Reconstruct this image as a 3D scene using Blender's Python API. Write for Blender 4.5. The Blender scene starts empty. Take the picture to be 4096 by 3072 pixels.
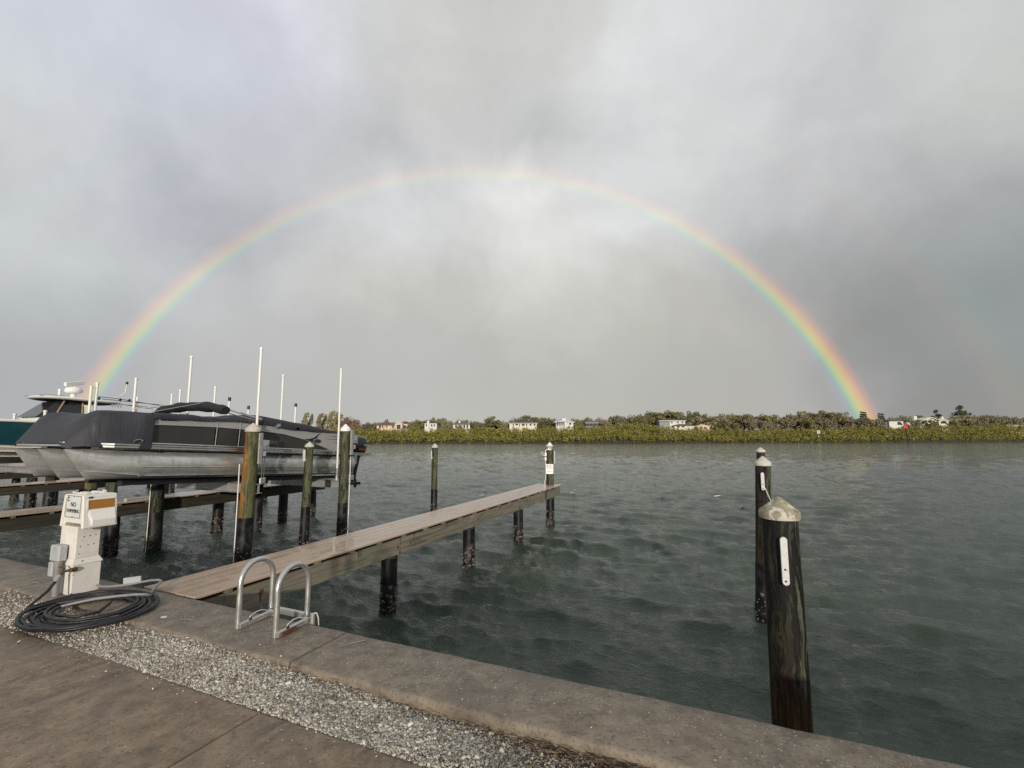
import bpy, bmesh, math, random
import numpy as np
from mathutils import Vector, Matrix, Euler

random.seed(7)
RNG = np.random.default_rng(7)
S = bpy.context.scene
COL = S.collection
PI = math.pi
R = math.radians

# ------------------------------------------------------------------ camera, sky, sun, exposure
# World axes: +X runs along the seawall to the right, +Y out over the water; z = 0 is the top of the seawall cap.
FPX, IMG_W = 1880.0, 4096.0
PITCH = math.atan(208.0 / FPX)
YAW = R(23.74)
EYE = 1.6
WATER = -1.25
cam_d = bpy.data.cameras.new('camera')
cam = bpy.data.objects.new('camera', cam_d)
COL.objects.link(cam)
cam.location = (0, 0, EYE)
cam.rotation_euler = Euler((PI / 2 + PITCH, 0, YAW), 'XYZ')
cam_d.sensor_width = 36.0
cam_d.lens = 36.0 * FPX / IMG_W
cam_d.clip_start = 0.05
cam_d.clip_end = 4000
S.camera = cam


def ray(u, v):
    """direction in world space of a point of the photograph (4096 x 3072)"""
    x, y = u - 2048.0, 1536.0 - v
    fw = FPX * math.cos(PITCH) - y * math.sin(PITCH)
    up = FPX * math.sin(PITCH) + y * math.cos(PITCH)
    c, s = math.cos(YAW), math.sin(YAW)
    return Vector((x * c - fw * s, x * s + fw * c, up)).normalized()


ANTI = ray(1950.5, 2132.0)                  # the antisolar point, centre of the rainbow
SUN_DIR = -ANTI                             # towards the sun: low, behind the viewer
SUN_ELEV = math.asin(SUN_DIR.z)
SUN_AZ = math.atan2(SUN_DIR.x, SUN_DIR.y)

sun_d = bpy.data.lights.new('sun', 'SUN')
sun_d.energy = 3.0
sun_d.angle = R(2.0)
sun_d.color = (1.0, 0.90, 0.76)
sun = bpy.data.objects.new('sun', sun_d)
COL.objects.link(sun)
sun.rotation_euler = SUN_DIR.to_track_quat('Z', 'Y').to_euler()
sun.location = (0, -20, 30)

S.view_settings.view_transform = 'Standard'
S.view_settings.look = 'None'
S.view_settings.exposure = 0.0
S.view_settings.gamma = 1.0
S.view_settings.use_curve_mapping = False
S.cycles.use_denoising = False
S.render.filter_size = 1.05
S.cycles.max_bounces = 5
S.cycles.transparent_max_bounces = 8
S.cycles.caustics_reflective = False
S.cycles.caustics_refractive = False


def lin(c):
    c = c / 255.0
    return c / 12.92 if c <= 0.04045 else ((c + 0.055) / 1.055) ** 2.4


def srgb(r, g, b):
    return (lin(r), lin(g), lin(b))


class NT:
    """short hand for building node trees"""

    def __init__(self, tree):
        self.t = tree
        tree.nodes.clear()

    def n(self, typ, **kw):
        nd = self.t.nodes.new(typ)
        for k, v in kw.items():
            setattr(nd, k, v)
        return nd

    def link(self, a, b):
        self.t.links.new(a, b)

    def put(self, sock, v):
        if hasattr(v, 'links'):
            self.t.links.new(v, sock)
        elif isinstance(v, (tuple, list, Vector)) and len(v) == 3 and sock.type == 'RGBA':
            sock.default_value = (v[0], v[1], v[2], 1)
        else:
            sock.default_value = v

    def math(self, op, a, b=None, c=None, clamp=False):
        nd = self.n('ShaderNodeMath', operation=op, use_clamp=clamp)
        self.put(nd.inputs[0], a)
        if b is not None:
            self.put(nd.inputs[1], b)
        if c is not None:
            self.put(nd.inputs[2], c)
        return nd.outputs[0]

    def vmath(self, op, a, b=None, scale=None):
        nd = self.n('ShaderNodeVectorMath', operation=op)
        self.put(nd.inputs[0], a)
        if b is not None:
            self.put(nd.inputs[1], b)
        if scale is not None:
            self.put(nd.inputs['Scale'], scale)
        return nd.outputs['Value'] if op in ('DOT_PRODUCT', 'LENGTH', 'DISTANCE') else nd.outputs['Vector']

    def noise(self, vec, scale=1.0, detail=4.0, rough=0.55, dist=0.0, color=False):
        nd = self.n('ShaderNodeTexNoise')
        if vec is not None:
            self.link(vec, nd.inputs['Vector'])
        nd.inputs['Scale'].default_value = scale
        nd.inputs['Detail'].default_value = detail
        nd.inputs['Roughness'].default_value = rough
        nd.inputs['Distortion'].default_value = dist
        return nd.outputs['Color'] if color else nd.outputs['Fac']

    def ramp(self, fac, stops, interp='LINEAR'):
        nd = self.n('ShaderNodeValToRGB')
        cr = nd.color_ramp
        cr.interpolation = interp
        while len(cr.elements) < len(stops):
            cr.elements.new(0.5)
        for e, (p, c) in zip(cr.elements, stops):
            e.position = p
            e.color = (c[0], c[1], c[2], 1) if isinstance(c, (tuple, list)) else (c, c, c, 1)
        self.put(nd.inputs[0], fac)
        return nd.outputs['Color']

    def mix(self, fac, a, b, blend='MIX'):
        nd = self.n('ShaderNodeMix', data_type='RGBA', blend_type=blend)
        self.put(nd.inputs[0], fac)
        self.put(nd.inputs[6], a)
        self.put(nd.inputs[7], b)
        return nd.outputs[2]

    def maprange(self, v, a, b, c=0.0, d=1.0, smooth=False):
        nd = self.n('ShaderNodeMapRange', interpolation_type='SMOOTHSTEP' if smooth else 'LINEAR')
        self.put(nd.inputs[0], v)
        for i, q in enumerate((a, b, c, d)):
            nd.inputs[1 + i].default_value = q
        return nd.outputs[0]

    def scale(self, vec, s):
        return self.vmath('MULTIPLY', vec, s)


# ---- the sky: rain cloud lit from the front, with a primary and a faint secondary bow about the antisolar point
world = bpy.data.worlds.new('World')
S.world = world
world.use_nodes = True
N = NT(world.node_tree)
tc = N.n('ShaderNodeTexCoord')
dirv = N.vmath('NORMALIZE', tc.outputs['Generated'])
warp = N.vmath('SUBTRACT', N.noise(dirv, 4.2, 7.0, 0.62, 0.35, color=True), (0.5, 0.5, 0.5))
wdir = N.vmath('NORMALIZE', N.vmath('ADD', dirv, N.vmath('SCALE', warp, scale=0.19)))
# cloud tones by direction (sRGB): sampled left and right of the middle of the view, then spread into a smooth
# map over azimuth and elevation that goes on evenly all the way round
TL = """60 60 206 210 218;250 100 207 210 219;450 80 208 211 221;600 50 208 210 218;720 80 228 230 240;640 130 214 217 229;540 140 200 203 214;850 60 206 207 206;1000 60 211 211 207;
1120 120 206 206 203;950 170 202 202 201;850 250 196 197 199;1000 280 190 190 191;1100 300 196 196 196;900 340 187 188 190;700 250 204 206 213;550 250 205 208 217;400 200 205 209 218;200 220 205 209 216;
40 280 214 218 218;100 330 212 216 216;40 400 190 192 198;90 420 196 198 203;170 390 211 215 215;40 480 213 218 218;150 480 206 210 210;300 330 203 206 213;450 330 202 205 212;330 440 187 189 195;250 480 184 186 193;
450 480 181 183 188;540 500 181 182 185;600 430 195 196 200;650 380 207 208 214;800 370 197 198 200;950 390 217 218 219;1060 370 218 218 218;860 470 210 211 213;900 520 222 223 224;1000 500 216 217 216;1140 480 228 229 227;
1080 560 219 220 216;700 600 205 206 207;800 640 201 201 197;900 680 199 199 194;1050 650 206 206 200;1150 620 212 212 207;350 560 198 201 204;200 570 204 208 209;60 570 205 209 210;60 650 191 195 196;250 650 189 192 193;
150 730 179 183 185;60 800 174 177 180;200 830 177 178 179;450 700 197 198 199;600 750 195 195 195;800 780 190 190 188;500 850 190 190 189;750 880 186 186 184;1000 760 193 193 189;1100 850 187 187 182"""
TR = """60 60 205 204 199;150 120 206 205 202;300 50 217 219 219;420 50 222 224 225;360 110 229 231 232;270 210 231 233 234;120 180 216 218 218;70 280 195 196 196;150 330 194 195 195;240 270 207 208 208;420 120 205 206 206;
520 90 206 207 208;460 200 219 220 221;600 100 217 219 219;650 200 213 214 215;760 170 194 195 196;850 120 198 199 200;1000 70 205 207 206;1100 200 201 203 201;950 250 194 195 194;1130 290 193 194 193;820 290 204 205 207;
600 300 210 211 212;400 300 213 214 214;250 370 213 214 215;420 420 213 214 214;600 420 200 201 202;750 400 198 199 200;900 420 190 191 192;1080 400 183 184 186;1130 520 168 172 174;950 520 178 179 180;700 520 187 188 189;
520 520 195 196 197;600 600 176 177 177;750 620 166 167 167;900 650 160 162 161;1080 680 155 160 160;1140 780 150 154 155;800 760 150 151 150;900 820 146 148 146;780 820 148 149 148;950 900 144 146 145;1100 920 147 147 145;
60 480 230 230 227;60 580 224 224 219;250 500 220 222 222;150 650 210 210 205;350 620 203 203 199;80 750 199 199 194;400 720 192 191 185;250 780 190 190 184;550 720 190 189 184;600 800 184 183 177;120 880 187 186 180;
400 880 182 181 175;600 900 180 178 172;690 880 184 183 184"""
AZC = math.pi / 2 + YAW                           # azimuth of the view's middle


def az_el(d):
    a = AZC - math.atan2(d[1], d[0])
    a = (a + math.pi) % (2 * math.pi) - math.pi
    return math.degrees(a), math.degrees(math.asin(d[2]))


samp = []
for blk, u0 in ((TL, 0.0), (TR, 2048.0)):
    for q in blk.split(';'):
        xx, yy, r_, g_, b_ = map(float, q.split())
        samp.append((ray(u0 + xx * 1.7327, yy * 1.7327), srgb(r_, g_, b_)))
SD = np.array([tuple(d) for d, c in samp])
SCOL = np.array([c for d, c in samp])


def sky_tone(az, el):
    a, e = AZC - math.radians(az), math.radians(el)
    d = np.array([math.cos(a) * math.cos(e), math.sin(a) * math.cos(e), math.sin(e)])
    ang = np.degrees(np.arccos(np.clip(SD @ d, -1, 1)))
    w = np.exp(-(ang / 3.2) ** 2) + 1e-3 / (1 + (ang / 6) ** 4)
    return (w[:, None] * SCOL).sum(0) / w.sum()


ROWS = [0, 4, 8, 12, 16, 20, 24, 28, 33, 38, 44, 52, 75]
AZS = [-180, -115, -72] + list(np.linspace(-60, 60, 26)) + [72, 115, 180]
MEAN = np.array(srgb(199, 200, 201))
wsep = N.n('ShaderNodeSeparateXYZ')
N.link(wdir, wsep.inputs[0])
azn = N.math('ARCTAN2', N.vmath('DOT_PRODUCT', wdir, (math.cos(YAW), math.sin(YAW), 0)), N.vmath('DOT_PRODUCT', wdir, (-math.sin(YAW), math.cos(YAW), 0)))
azf = N.math('ADD', N.math('MULTIPLY', azn, 1 / (2 * PI)), 0.5)
eln = N.math('MULTIPLY', N.math('ARCSINE', wsep.outputs[2]), 180 / PI)
cloud = None
for k, el in enumerate(ROWS):
    stops = []
    for az in AZS:
        c = sky_tone(max(-62, min(62, az)), min(el, 50))
        c = MEAN + (c - MEAN) * (1.0 + (0.45 if c.mean() < MEAN.mean() else 0.05) * min(1.0, max(0.0, (el - 8) / 14)))
        back = min(1.0, max(0.0, (abs(az) - 62) / 60))
        high = min(1.0, max(0.0, (el - 46) / 26))
        c = c + (MEAN - c) * max(back, high)
        stops.append(((az + 180) / 360.0, tuple(c)))
    cr_ = N.ramp(azf, stops, 'B_SPLINE')
    cloud = cr_ if cloud is None else N.mix(N.maprange(eln, ROWS[k - 1], el, 0, 1), cloud, cr_)
fine = N.noise(N.vmath('ADD', dirv, N.vmath('SCALE', warp, scale=0.12)), 4.0, 8.0, 0.58, 0.5)
fine2 = N.noise(dirv, 11.0, 7.0, 0.55, 0.5)
sep = N.n('ShaderNodeSeparateXYZ')
N.link(dirv, sep.inputs[0])
amp = N.maprange(sep.outputs[2], 0.06, 0.40, 0.12, 1.0, smooth=True)      # rain veil near the horizon is smooth
tex = N.math('ADD', N.math('MULTIPLY', N.math('SUBTRACT', fine, 0.5), 0.40), N.math('MULTIPLY', N.math('SUBTRACT', fine2, 0.5), 0.16))
cloud = N.vmath('SCALE', cloud, scale=N.math('ADD', 1.0, N.math('MULTIPLY', tex, amp)))
# rainbow
ca = N.vmath('DOT_PRODUCT', dirv, tuple(ANTI))
ang = N.math('MULTIPLY', N.math('ARCCOSINE', ca), 180.0 / PI)
fac = N.math('DIVIDE', N.math('SUBTRACT', ang, 38.0), 18.0)
Z0 = 0.20


def st(a, r, g, b):
    return ((a - 38.0) / 18.0, (Z0 + r, Z0 + g, Z0 + b))


bow = N.ramp(fac, [st(39.4, 0, 0, 0), st(40.2, .014, .008, .022), st(40.55, .020, .022, .060), st(40.9, -.035, .085, .085), st(41.2, .040, .20, .010),
                   st(41.55, .245, .225, -.07), st(41.95, .34, .125, -.07), st(42.4, .20, .02, -.02), st(43.0, 0, 0, 0),
                   st(50.0, 0, 0, 0), st(51.0, .032, .008, .003), st(51.8, .024, .021, .002), st(52.7, .002, .020, .012), st(53.6, .0, .008, .018), st(54.8, 0, 0, 0)])
bow = N.vmath('SUBTRACT', bow, (Z0, Z0, Z0))
bstr = N.math('ADD', N.maprange(sep.outputs[2], 0.02, 0.50, 1.0, 0.26, smooth=True), 0.0)
bstr = N.math('MULTIPLY', bstr, N.maprange(sep.outputs[2], -0.02, 0.0, 0.0, 1.0))
side = N.maprange(N.vmath('DOT_PRODUCT', dirv, (math.cos(YAW), math.sin(YAW), 0)), -0.6, 0.6, 0.72, 1.0)
bstr = N.math('MULTIPLY', bstr, side)
total = N.vmath('MAXIMUM', N.vmath('ADD', cloud, N.vmath('SCALE', bow, scale=bstr)), (0, 0, 0))
skyt = N.n('ShaderNodeTexSky', sky_type='NISHITA', sun_disc=False)
skyt.sun_elevation = SUN_ELEV
skyt.sun_rotation = SUN_AZ
bg1 = N.n('ShaderNodeBackground')
N.link(skyt.outputs[0], bg1.inputs[0])
bg1.inputs[1].default_value = 0.08
bg2 = N.n('ShaderNodeBackground')
N.link(total, bg2.inputs[0])
bg2.inputs[1].default_value = 1.0
mx = N.n('ShaderNodeMixShader')
mx.inputs[0].default_value = 0.97
N.link(bg1.outputs[0], mx.inputs[1])
N.link(bg2.outputs[0], mx.inputs[2])
wo = N.n('ShaderNodeOutputWorld')
N.link(mx.outputs[0], wo.inputs[0])


# ------------------------------------------------------------------ materials
def mat(name):
    m = bpy.data.materials.new(name)
    m.use_nodes = True
    return m, NT(m.node_tree)


def finish(N, col, rough=0.6, metal=0.0, bump=None, bstr=0.2, bdist=0.01, spec=0.5, coat=0.0, extra=None):
    b = N.n('ShaderNodeBsdfPrincipled')
    N.put(b.inputs['Base Color'], col)
    N.put(b.inputs['Roughness'], rough)
    N.put(b.inputs['Metallic'], metal)
    b.inputs['Specular IOR Level'].default_value = spec
    if coat:
        b.inputs['Coat Weight'].default_value = coat
        b.inputs['Coat Roughness'].default_value = 0.12
    if bump is not None:
        bp = N.n('ShaderNodeBump')
        bp.inputs['Strength'].default_value = bstr
        bp.inputs['Distance'].default_value = bdist
        N.link(bump, bp.inputs['Height'])
        N.link(bp.outputs[0], b.inputs['Normal'])
    for k, v in (extra or {}).items():
        N.put(b.inputs[k], v)
    o = N.n('ShaderNodeOutputMaterial')
    N.link(b.outputs[0], o.inputs[0])
    return b


def obj_coord(N, rnd=True):
    tc = N.n('ShaderNodeTexCoord')
    v = tc.outputs['Object']
    if rnd:
        oi = N.n('ShaderNodeObjectInfo')
        v = N.vmath('ADD', v, N.vmath('SCALE', (31.0, 17.0, 53.0), scale=oi.outputs['Random']))
    return v


def plain(name, col, rough=0.5, metal=0.0, var=0.15, scale=6.0, stretch=(1, 1, 1), bump=0.0, dirt=None, dirt_amt=0.0, spec=0.5, rvar=0.08, coat=0.0):
    """a painted, plastic or metal surface with uneven tone, a little dirt and uneven gloss"""
    m, N = mat(name)
    v = obj_coord(N)
    n1 = N.noise(N.scale(v, stretch), scale, 6, 0.6)
    n2 = N.noise(N.scale(v, stretch), scale * 5.3, 4, 0.6)
    k = N.math('ADD', N.math('MULTIPLY', n1, 0.7), N.math('MULTIPLY', n2, 0.3))
    lo = tuple(c * (1 - var) for c in col)
    hi = tuple(min(1, c * (1 + var)) for c in col)
    c = N.ramp(k, [(0.3, lo), (0.7, hi)])
    if dirt:
        d = N.noise(N.scale(v, tuple(s * 0.8 for s in stretch)), scale * 1.7, 7, 0.65, 0.4)
        c = N.mix(N.math('MULTIPLY', N.maprange(d, 0.48, 0.72, 0, 1, True), dirt_amt), c, dirt)
    r = N.maprange(n1, 0.3, 0.7, max(0.02, rough - rvar), min(1, rough + rvar))
    finish(N, c, r, metal, n2 if bump else None, bump, 0.01, spec, coat)
    return m


MAT = {}
MAT['pvc'] = plain('white_pvc', (0.80, 0.79, 0.74), 0.35, var=0.05, dirt=(0.5, 0.47, 0.38), dirt_amt=0.25)
MAT['white_cap'] = plain('white_plastic', (0.82, 0.82, 0.82), 0.35, var=0.05)
MAT['dirty_cap'] = plain('weathered_white_plastic', (0.52, 0.50, 0.44), 0.6, var=0.2, scale=9, dirt=(0.30, 0.28, 0.20), dirt_amt=0.7, bump=0.1)
MAT['lichen_cap'] = None
MAT['alu'] = plain('dull_aluminium', (0.55, 0.55, 0.54), 0.38, 0.9, var=0.12, scale=5, dirt=(0.33, 0.32, 0.30), dirt_amt=0.4)
MAT['lift_alu'] = plain('lift_aluminium', (0.42, 0.42, 0.42), 0.5, 0.55, var=0.2, scale=3, dirt=(0.2, 0.19, 0.18), dirt_amt=0.5)
MAT['rail_alu'] = plain('ladder_aluminium', (0.55, 0.55, 0.53), 0.33, 0.75, var=0.1, scale=14, dirt=(0.42, 0.40, 0.36), dirt_amt=0.3)
MAT['black'] = plain('black_plastic', (0.012, 0.012, 0.014), 0.4, var=0.3)
MAT['gloss_black'] = plain('gloss_black_paint', (0.008, 0.009, 0.012), 0.12, var=0.2, coat=0.5)
MAT['panel_dark'] = plain('charcoal_panel', (0.038, 0.037, 0.034), 0.5, var=0.12, scale=4)
MAT['panel_grey'] = plain('silver_panel', (0.40, 0.40, 0.40), 0.38, 0.2, var=0.08, scale=3)
MAT['white_paint'] = plain('white_paint', (0.70, 0.685, 0.635), 0.5, var=0.05, scale=7, dirt=(0.50, 0.42, 0.33), dirt_amt=0.35, bump=0.04)
MAT['white_gel'] = plain('white_gelcoat', (0.78, 0.77, 0.74), 0.25, var=0.04, dirt=(0.55, 0.52, 0.46), dirt_amt=0.3)
MAT['cream_hull'] = plain('cream_bottom_paint', (0.50, 0.46, 0.38), 0.5, var=0.12, scale=2, stretch=(1, .4, 2), dirt=(0.30, 0.26, 0.20), dirt_amt=0.6)
MAT['teal'] = plain('dark_teal_gelcoat', (0.008, 0.055, 0.065), 0.16, var=0.15, scale=1.5, coat=0.4)
MAT['amber'] = plain('amber_lens', (0.34, 0.145, 0.014), 0.3, var=0.15, scale=20)
MAT['sign'] = plain('sign_white', (0.60, 0.63, 0.61), 0.5, var=0.06, dirt=(0.42, 0.42, 0.38), dirt_amt=0.3)
MAT['sign_bright'] = plain('sign_bright_white', (0.82, 0.82, 0.80), 0.5, var=0.03)
MAT['ink'] = plain('sign_ink', (0.03, 0.04, 0.05), 0.6, var=0.1)
MAT['silver_letter'] = plain('silver_lettering', (0.27, 0.27, 0.265), 0.4, 0.3)
MAT['orange_letter'] = plain('orange_lettering', (0.55, 0.14, 0.03), 0.4)
MAT['red'] = plain('signal_red', (0.75, 0.03, 0.03), 0.5, var=0.05)
MAT['grey_box'] = plain('grey_plastic_box', (0.40, 0.41, 0.43), 0.5, var=0.1, dirt=(0.25, 0.2, 0.17), dirt_amt=0.5)
MAT['grey_pipe'] = plain('grey_conduit', (0.23, 0.23, 0.23), 0.55, var=0.25, scale=15, dirt=(0.12, 0.15, 0.14), dirt_amt=0.5)
MAT['rust'] = plain('rusty_steel', (0.11, 0.035, 0.016), 0.85, var=0.5, scale=25, bump=0.3)
MAT['brass'] = plain('tarnished_brass', (0.14, 0.09, 0.05), 0.55, 0.6, var=0.4, scale=40)
MAT['hose'] = plain('black_rubber_hose', (0.011, 0.012, 0.016), 0.5, var=0.4, scale=10, dirt=(0.035, 0.033, 0.031), dirt_amt=0.5)
MAT['rope'] = plain('white_rope', (0.55, 0.54, 0.50), 0.8, var=0.2, scale=60)
MAT['tan_leather'] = plain('tan_console', (0.42, 0.27, 0.17), 0.5, var=0.2, scale=3)
MAT['dead_leaf'] = plain('dead_leaf', (0.135, 0.092, 0.056), 0.8, var=0.5, scale=30)
MAT['foam'] = plain('water_foam', (0.80, 0.82, 0.82), 0.7, var=0.05)
MAT['barnacle'] = plain('oysters_and_barnacles', (0.13, 0.11, 0.09), 0.85, var=0.95, scale=14, bump=0.5)
MAT['dark_glass'] = plain('dark_window', (0.025, 0.028, 0.03), 0.12, var=0.2)
MAT['chalk_shell'] = plain('shell_crumb', (0.42, 0.39, 0.33), 0.7, var=0.3, scale=20)
MAT['hook'] = plain('white_line_hook', (0.66, 0.66, 0.65), 0.5, var=0.08, scale=30, dirt=(0.36, 0.34, 0.30), dirt_amt=0.4)
MAT['bolt'] = plain('bolt_head', (0.06, 0.055, 0.05), 0.6, 0.4)


def m_lichen():
    m, N = mat('lichened_white_plastic')
    v = obj_coord(N, False)
    a = N.noise(v, 14, 7, 0.65)
    c = N.ramp(a, [(0.25, (0.12, 0.105, 0.06)), (0.45, (0.23, 0.21, 0.14)), (0.62, (0.34, 0.315, 0.24))])
    b = N.noise(v, 10, 5, 0.6, 0.6)
    c = N.mix(N.maprange(b, 0.56, 0.60, 0, 1, True), c, (0.54, 0.51, 0.46))
    s = N.noise(v, 90, 3, 0.6)
    c = N.mix(N.maprange(s, 0.62, 0.70, 0, 0.7), c, (0.10, 0.09, 0.06))
    finish(N, c, 0.75, 0, a, 0.3, 0.01)
    return m


MAT['lichen_cap'] = m_lichen()


def m_pile(name, left, right, dark=(0.012, 0.010, 0.008), darkness=0.5, grain=1.0):
    """treated timber: dark vertical runs over brown and algae-green wood"""
    m, N = mat(name)
    v = obj_coord(N)
    wob = N.vmath('SCALE', N.vmath('SUBTRACT', N.noise(v, 3.0, 3, 0.5, 0, True), (.5, .5, .5)), scale=0.10)
    v2 = N.vmath('ADD', v, wob)
    a = N.noise(N.scale(v2, (15, 15, 1.25)), 1.0, 7, 0.66, 0.8)
    b = N.noise(N.scale(v2, (55, 55, 3.0)), 1.0, 5, 0.62, 0.5)
    d = N.noise(N.scale(v2, (22, 22, 2.4)), 1.0, 6, 0.62, 0.6)
    patch = N.noise(N.scale(v, (5, 5, 1.6)), 1.0, 4, 0.6)
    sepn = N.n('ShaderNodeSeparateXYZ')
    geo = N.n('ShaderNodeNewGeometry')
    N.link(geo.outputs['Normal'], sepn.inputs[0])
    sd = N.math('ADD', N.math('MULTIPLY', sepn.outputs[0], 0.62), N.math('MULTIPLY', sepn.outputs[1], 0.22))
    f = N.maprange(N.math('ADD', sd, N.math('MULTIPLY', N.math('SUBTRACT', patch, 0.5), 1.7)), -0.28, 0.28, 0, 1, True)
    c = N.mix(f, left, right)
    c = N.mix(N.maprange(d, 0.42, 0.58, 0, 0.8, True), c, N.vmath('SCALE', c, scale=1.9))
    c = N.mix(N.maprange(b, 0.40, 0.62, 0, 0.7), c, N.vmath('SCALE', c, scale=0.35))
    lim = 0.40 + 0.13 * darkness
    c = N.mix(N.maprange(a, lim - 0.03, lim + 0.03, 1.0, 0.0, True), c, dark)
    crack = N.noise(N.scale(v2, (70, 70, 1.2)), 1.0, 3, 0.5, 0.4)
    c = N.mix(N.maprange(crack, 0.34, 0.30, 0, 0.85), c, (0.004, 0.0035, 0.003))
    h = N.math('ADD', N.math('MULTIPLY', a, 0.5), N.math('ADD', N.math('MULTIPLY', b, 0.5), N.math('MULTIPLY', N.maprange(crack, 0.30, 0.40, 0, 1), 0.5)))
    finish(N, c, N.maprange(a, 0.3, 0.7, 0.5, 0.85), 0, h, 0.9 * grain, 0.014, 0.3)
    return m


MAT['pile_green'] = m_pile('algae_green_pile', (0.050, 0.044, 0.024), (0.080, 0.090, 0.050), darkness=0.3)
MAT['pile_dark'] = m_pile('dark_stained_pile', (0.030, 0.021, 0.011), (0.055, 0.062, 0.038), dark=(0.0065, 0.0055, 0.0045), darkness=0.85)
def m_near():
    m = m_pile('near_dark_pile', (0.026, 0.022, 0.013), (0.060, 0.070, 0.043), dark=(0.0055, 0.005, 0.0042), darkness=0.9)  # right side paler: algae green plus a sunlit rim in the colour
    N = NT.__new__(NT)
    N.t = m.node_tree
    b = [n for n in m.node_tree.nodes if n.type == 'BSDF_PRINCIPLED'][0]
    src = b.inputs['Base Color'].links[0].from_socket
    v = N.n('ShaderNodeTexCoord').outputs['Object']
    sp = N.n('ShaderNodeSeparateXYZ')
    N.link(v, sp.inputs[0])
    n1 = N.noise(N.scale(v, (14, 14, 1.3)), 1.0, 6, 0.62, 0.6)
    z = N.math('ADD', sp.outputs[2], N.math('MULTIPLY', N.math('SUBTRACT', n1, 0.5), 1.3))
    f = N.maprange(z, 0.62, 1.12, 0.75, 0.0, True)  # brown lower wood, also brightened to offset the seawall's shadow
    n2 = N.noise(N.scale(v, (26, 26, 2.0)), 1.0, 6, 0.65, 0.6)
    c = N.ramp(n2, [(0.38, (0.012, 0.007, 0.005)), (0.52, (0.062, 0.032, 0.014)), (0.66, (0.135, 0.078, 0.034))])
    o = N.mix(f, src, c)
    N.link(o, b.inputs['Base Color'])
    return m


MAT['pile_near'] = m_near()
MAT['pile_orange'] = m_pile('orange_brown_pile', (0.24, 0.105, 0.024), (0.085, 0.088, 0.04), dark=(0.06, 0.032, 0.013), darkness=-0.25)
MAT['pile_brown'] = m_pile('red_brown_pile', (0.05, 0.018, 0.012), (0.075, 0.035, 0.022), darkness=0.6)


def m_wrap():
    m, N = mat('black_pile_wrap')
    v = obj_coord(N)
    a = N.noise(N.scale(v, (3, 3, 2.2)), 1.6, 6, 0.62, 0.5)
    c = N.ramp(a, [(0.46, (0.006, 0.006, 0.007)), (0.60, (0.022, 0.022, 0.024)), (0.72, (0.07, 0.066, 0.062))])
    b = N.noise(v, 40, 4, 0.6)
    finish(N, c, N.maprange(a, 0.4, 0.7, 0.35, 0.7), 0, b, 0.15, 0.01, 0.4)
    return m


MAT['wrap'] = m_wrap()


def m_deck():
    m, N = mat('wet_tan_decking')
    v = obj_coord(N)
    oi = N.n('ShaderNodeObjectInfo')
    g = N.noise(N.scale(v, (60, 2.5, 60)), 1, 5, 0.6)
    a = N.noise(v, 1.3, 5, 0.6)
    c = N.ramp(g, [(0.3, (0.42, 0.31, 0.225)), (0.7, (0.50, 0.38, 0.285))])
    c = N.mix(N.math('MULTIPLY', oi.outputs['Random'], 0.35), c, (0.38, 0.28, 0.20))
    c = N.mix(N.maprange(a, 0.48, 0.62, 0, 0.3), c, (0.34, 0.255, 0.185))
    wet = N.maprange(a, 0.42, 0.58, 0.22, 0.05, True)
    h = N.noise(N.scale(v, (160, 3, 160)), 1, 3, 0.6)
    finish(N, c, 0.5, 0, h, 0.05, 0.003, 0.5, extra={'Coat Weight': N.maprange(a, 0.36, 0.56, 0.55, 1.0, True), 'Coat Roughness': wet, 'Coat IOR': 1.45})
    return m


MAT['deck'] = m_deck()


def m_beam():
    m, N = mat('weathered_timber_beam')
    v = obj_coord(N)
    g = N.noise(N.scale(v, (9, 1.0, 22)), 1, 6, 0.65, 1.2)
    a = N.noise(N.scale(v, (1, .7, 1)), 1.5, 4, 0.6)
    c = N.ramp(g, [(0.28, (0.075, 0.065, 0.050)), (0.5, (0.20, 0.175, 0.135)), (0.74, (0.30, 0.275, 0.22))])
    c = N.mix(N.maprange(a, 0.45, 0.62, 0, 0.75, True), c, N.mix(0.5, c, (0.13, 0.165, 0.115)))
    d = N.noise(N.scale(v, (3, 3.2, 1.2)), 1, 5, 0.6)
    c = N.mix(N.maprange(d, 0.60, 0.70, 0, 0.8, True), c, (0.035, 0.024, 0.018))
    r_ = N.noise(N.scale(v, (2, 1.1, 2.5)), 1, 3, 0.6)
    c = N.mix(N.maprange(r_, 0.60, 0.72, 0, 0.5, True), c, (0.13, 0.065, 0.04))
    finish(N, c, 0.7, 0, g, 0.35, 0.008, 0.35)
    return m


MAT['beam'] = m_beam()


def m_beam_dark():  # grain like the weathered beam, in a much darker tone
    m, N = mat('dark_timber_beam')
    v = obj_coord(N)
    g = N.noise(N.scale(v, (9, 1.0, 22)), 1, 6, 0.65, 0.8)
    c = N.ramp(g, [(0.3, (0.020, 0.018, 0.014)), (0.7, (0.075, 0.068, 0.048))])
    finish(N, c, 0.7, 0, g, 0.3, 0.008, 0.35)
    return m


MAT['beam_dark'] = m_beam_dark()


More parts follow.
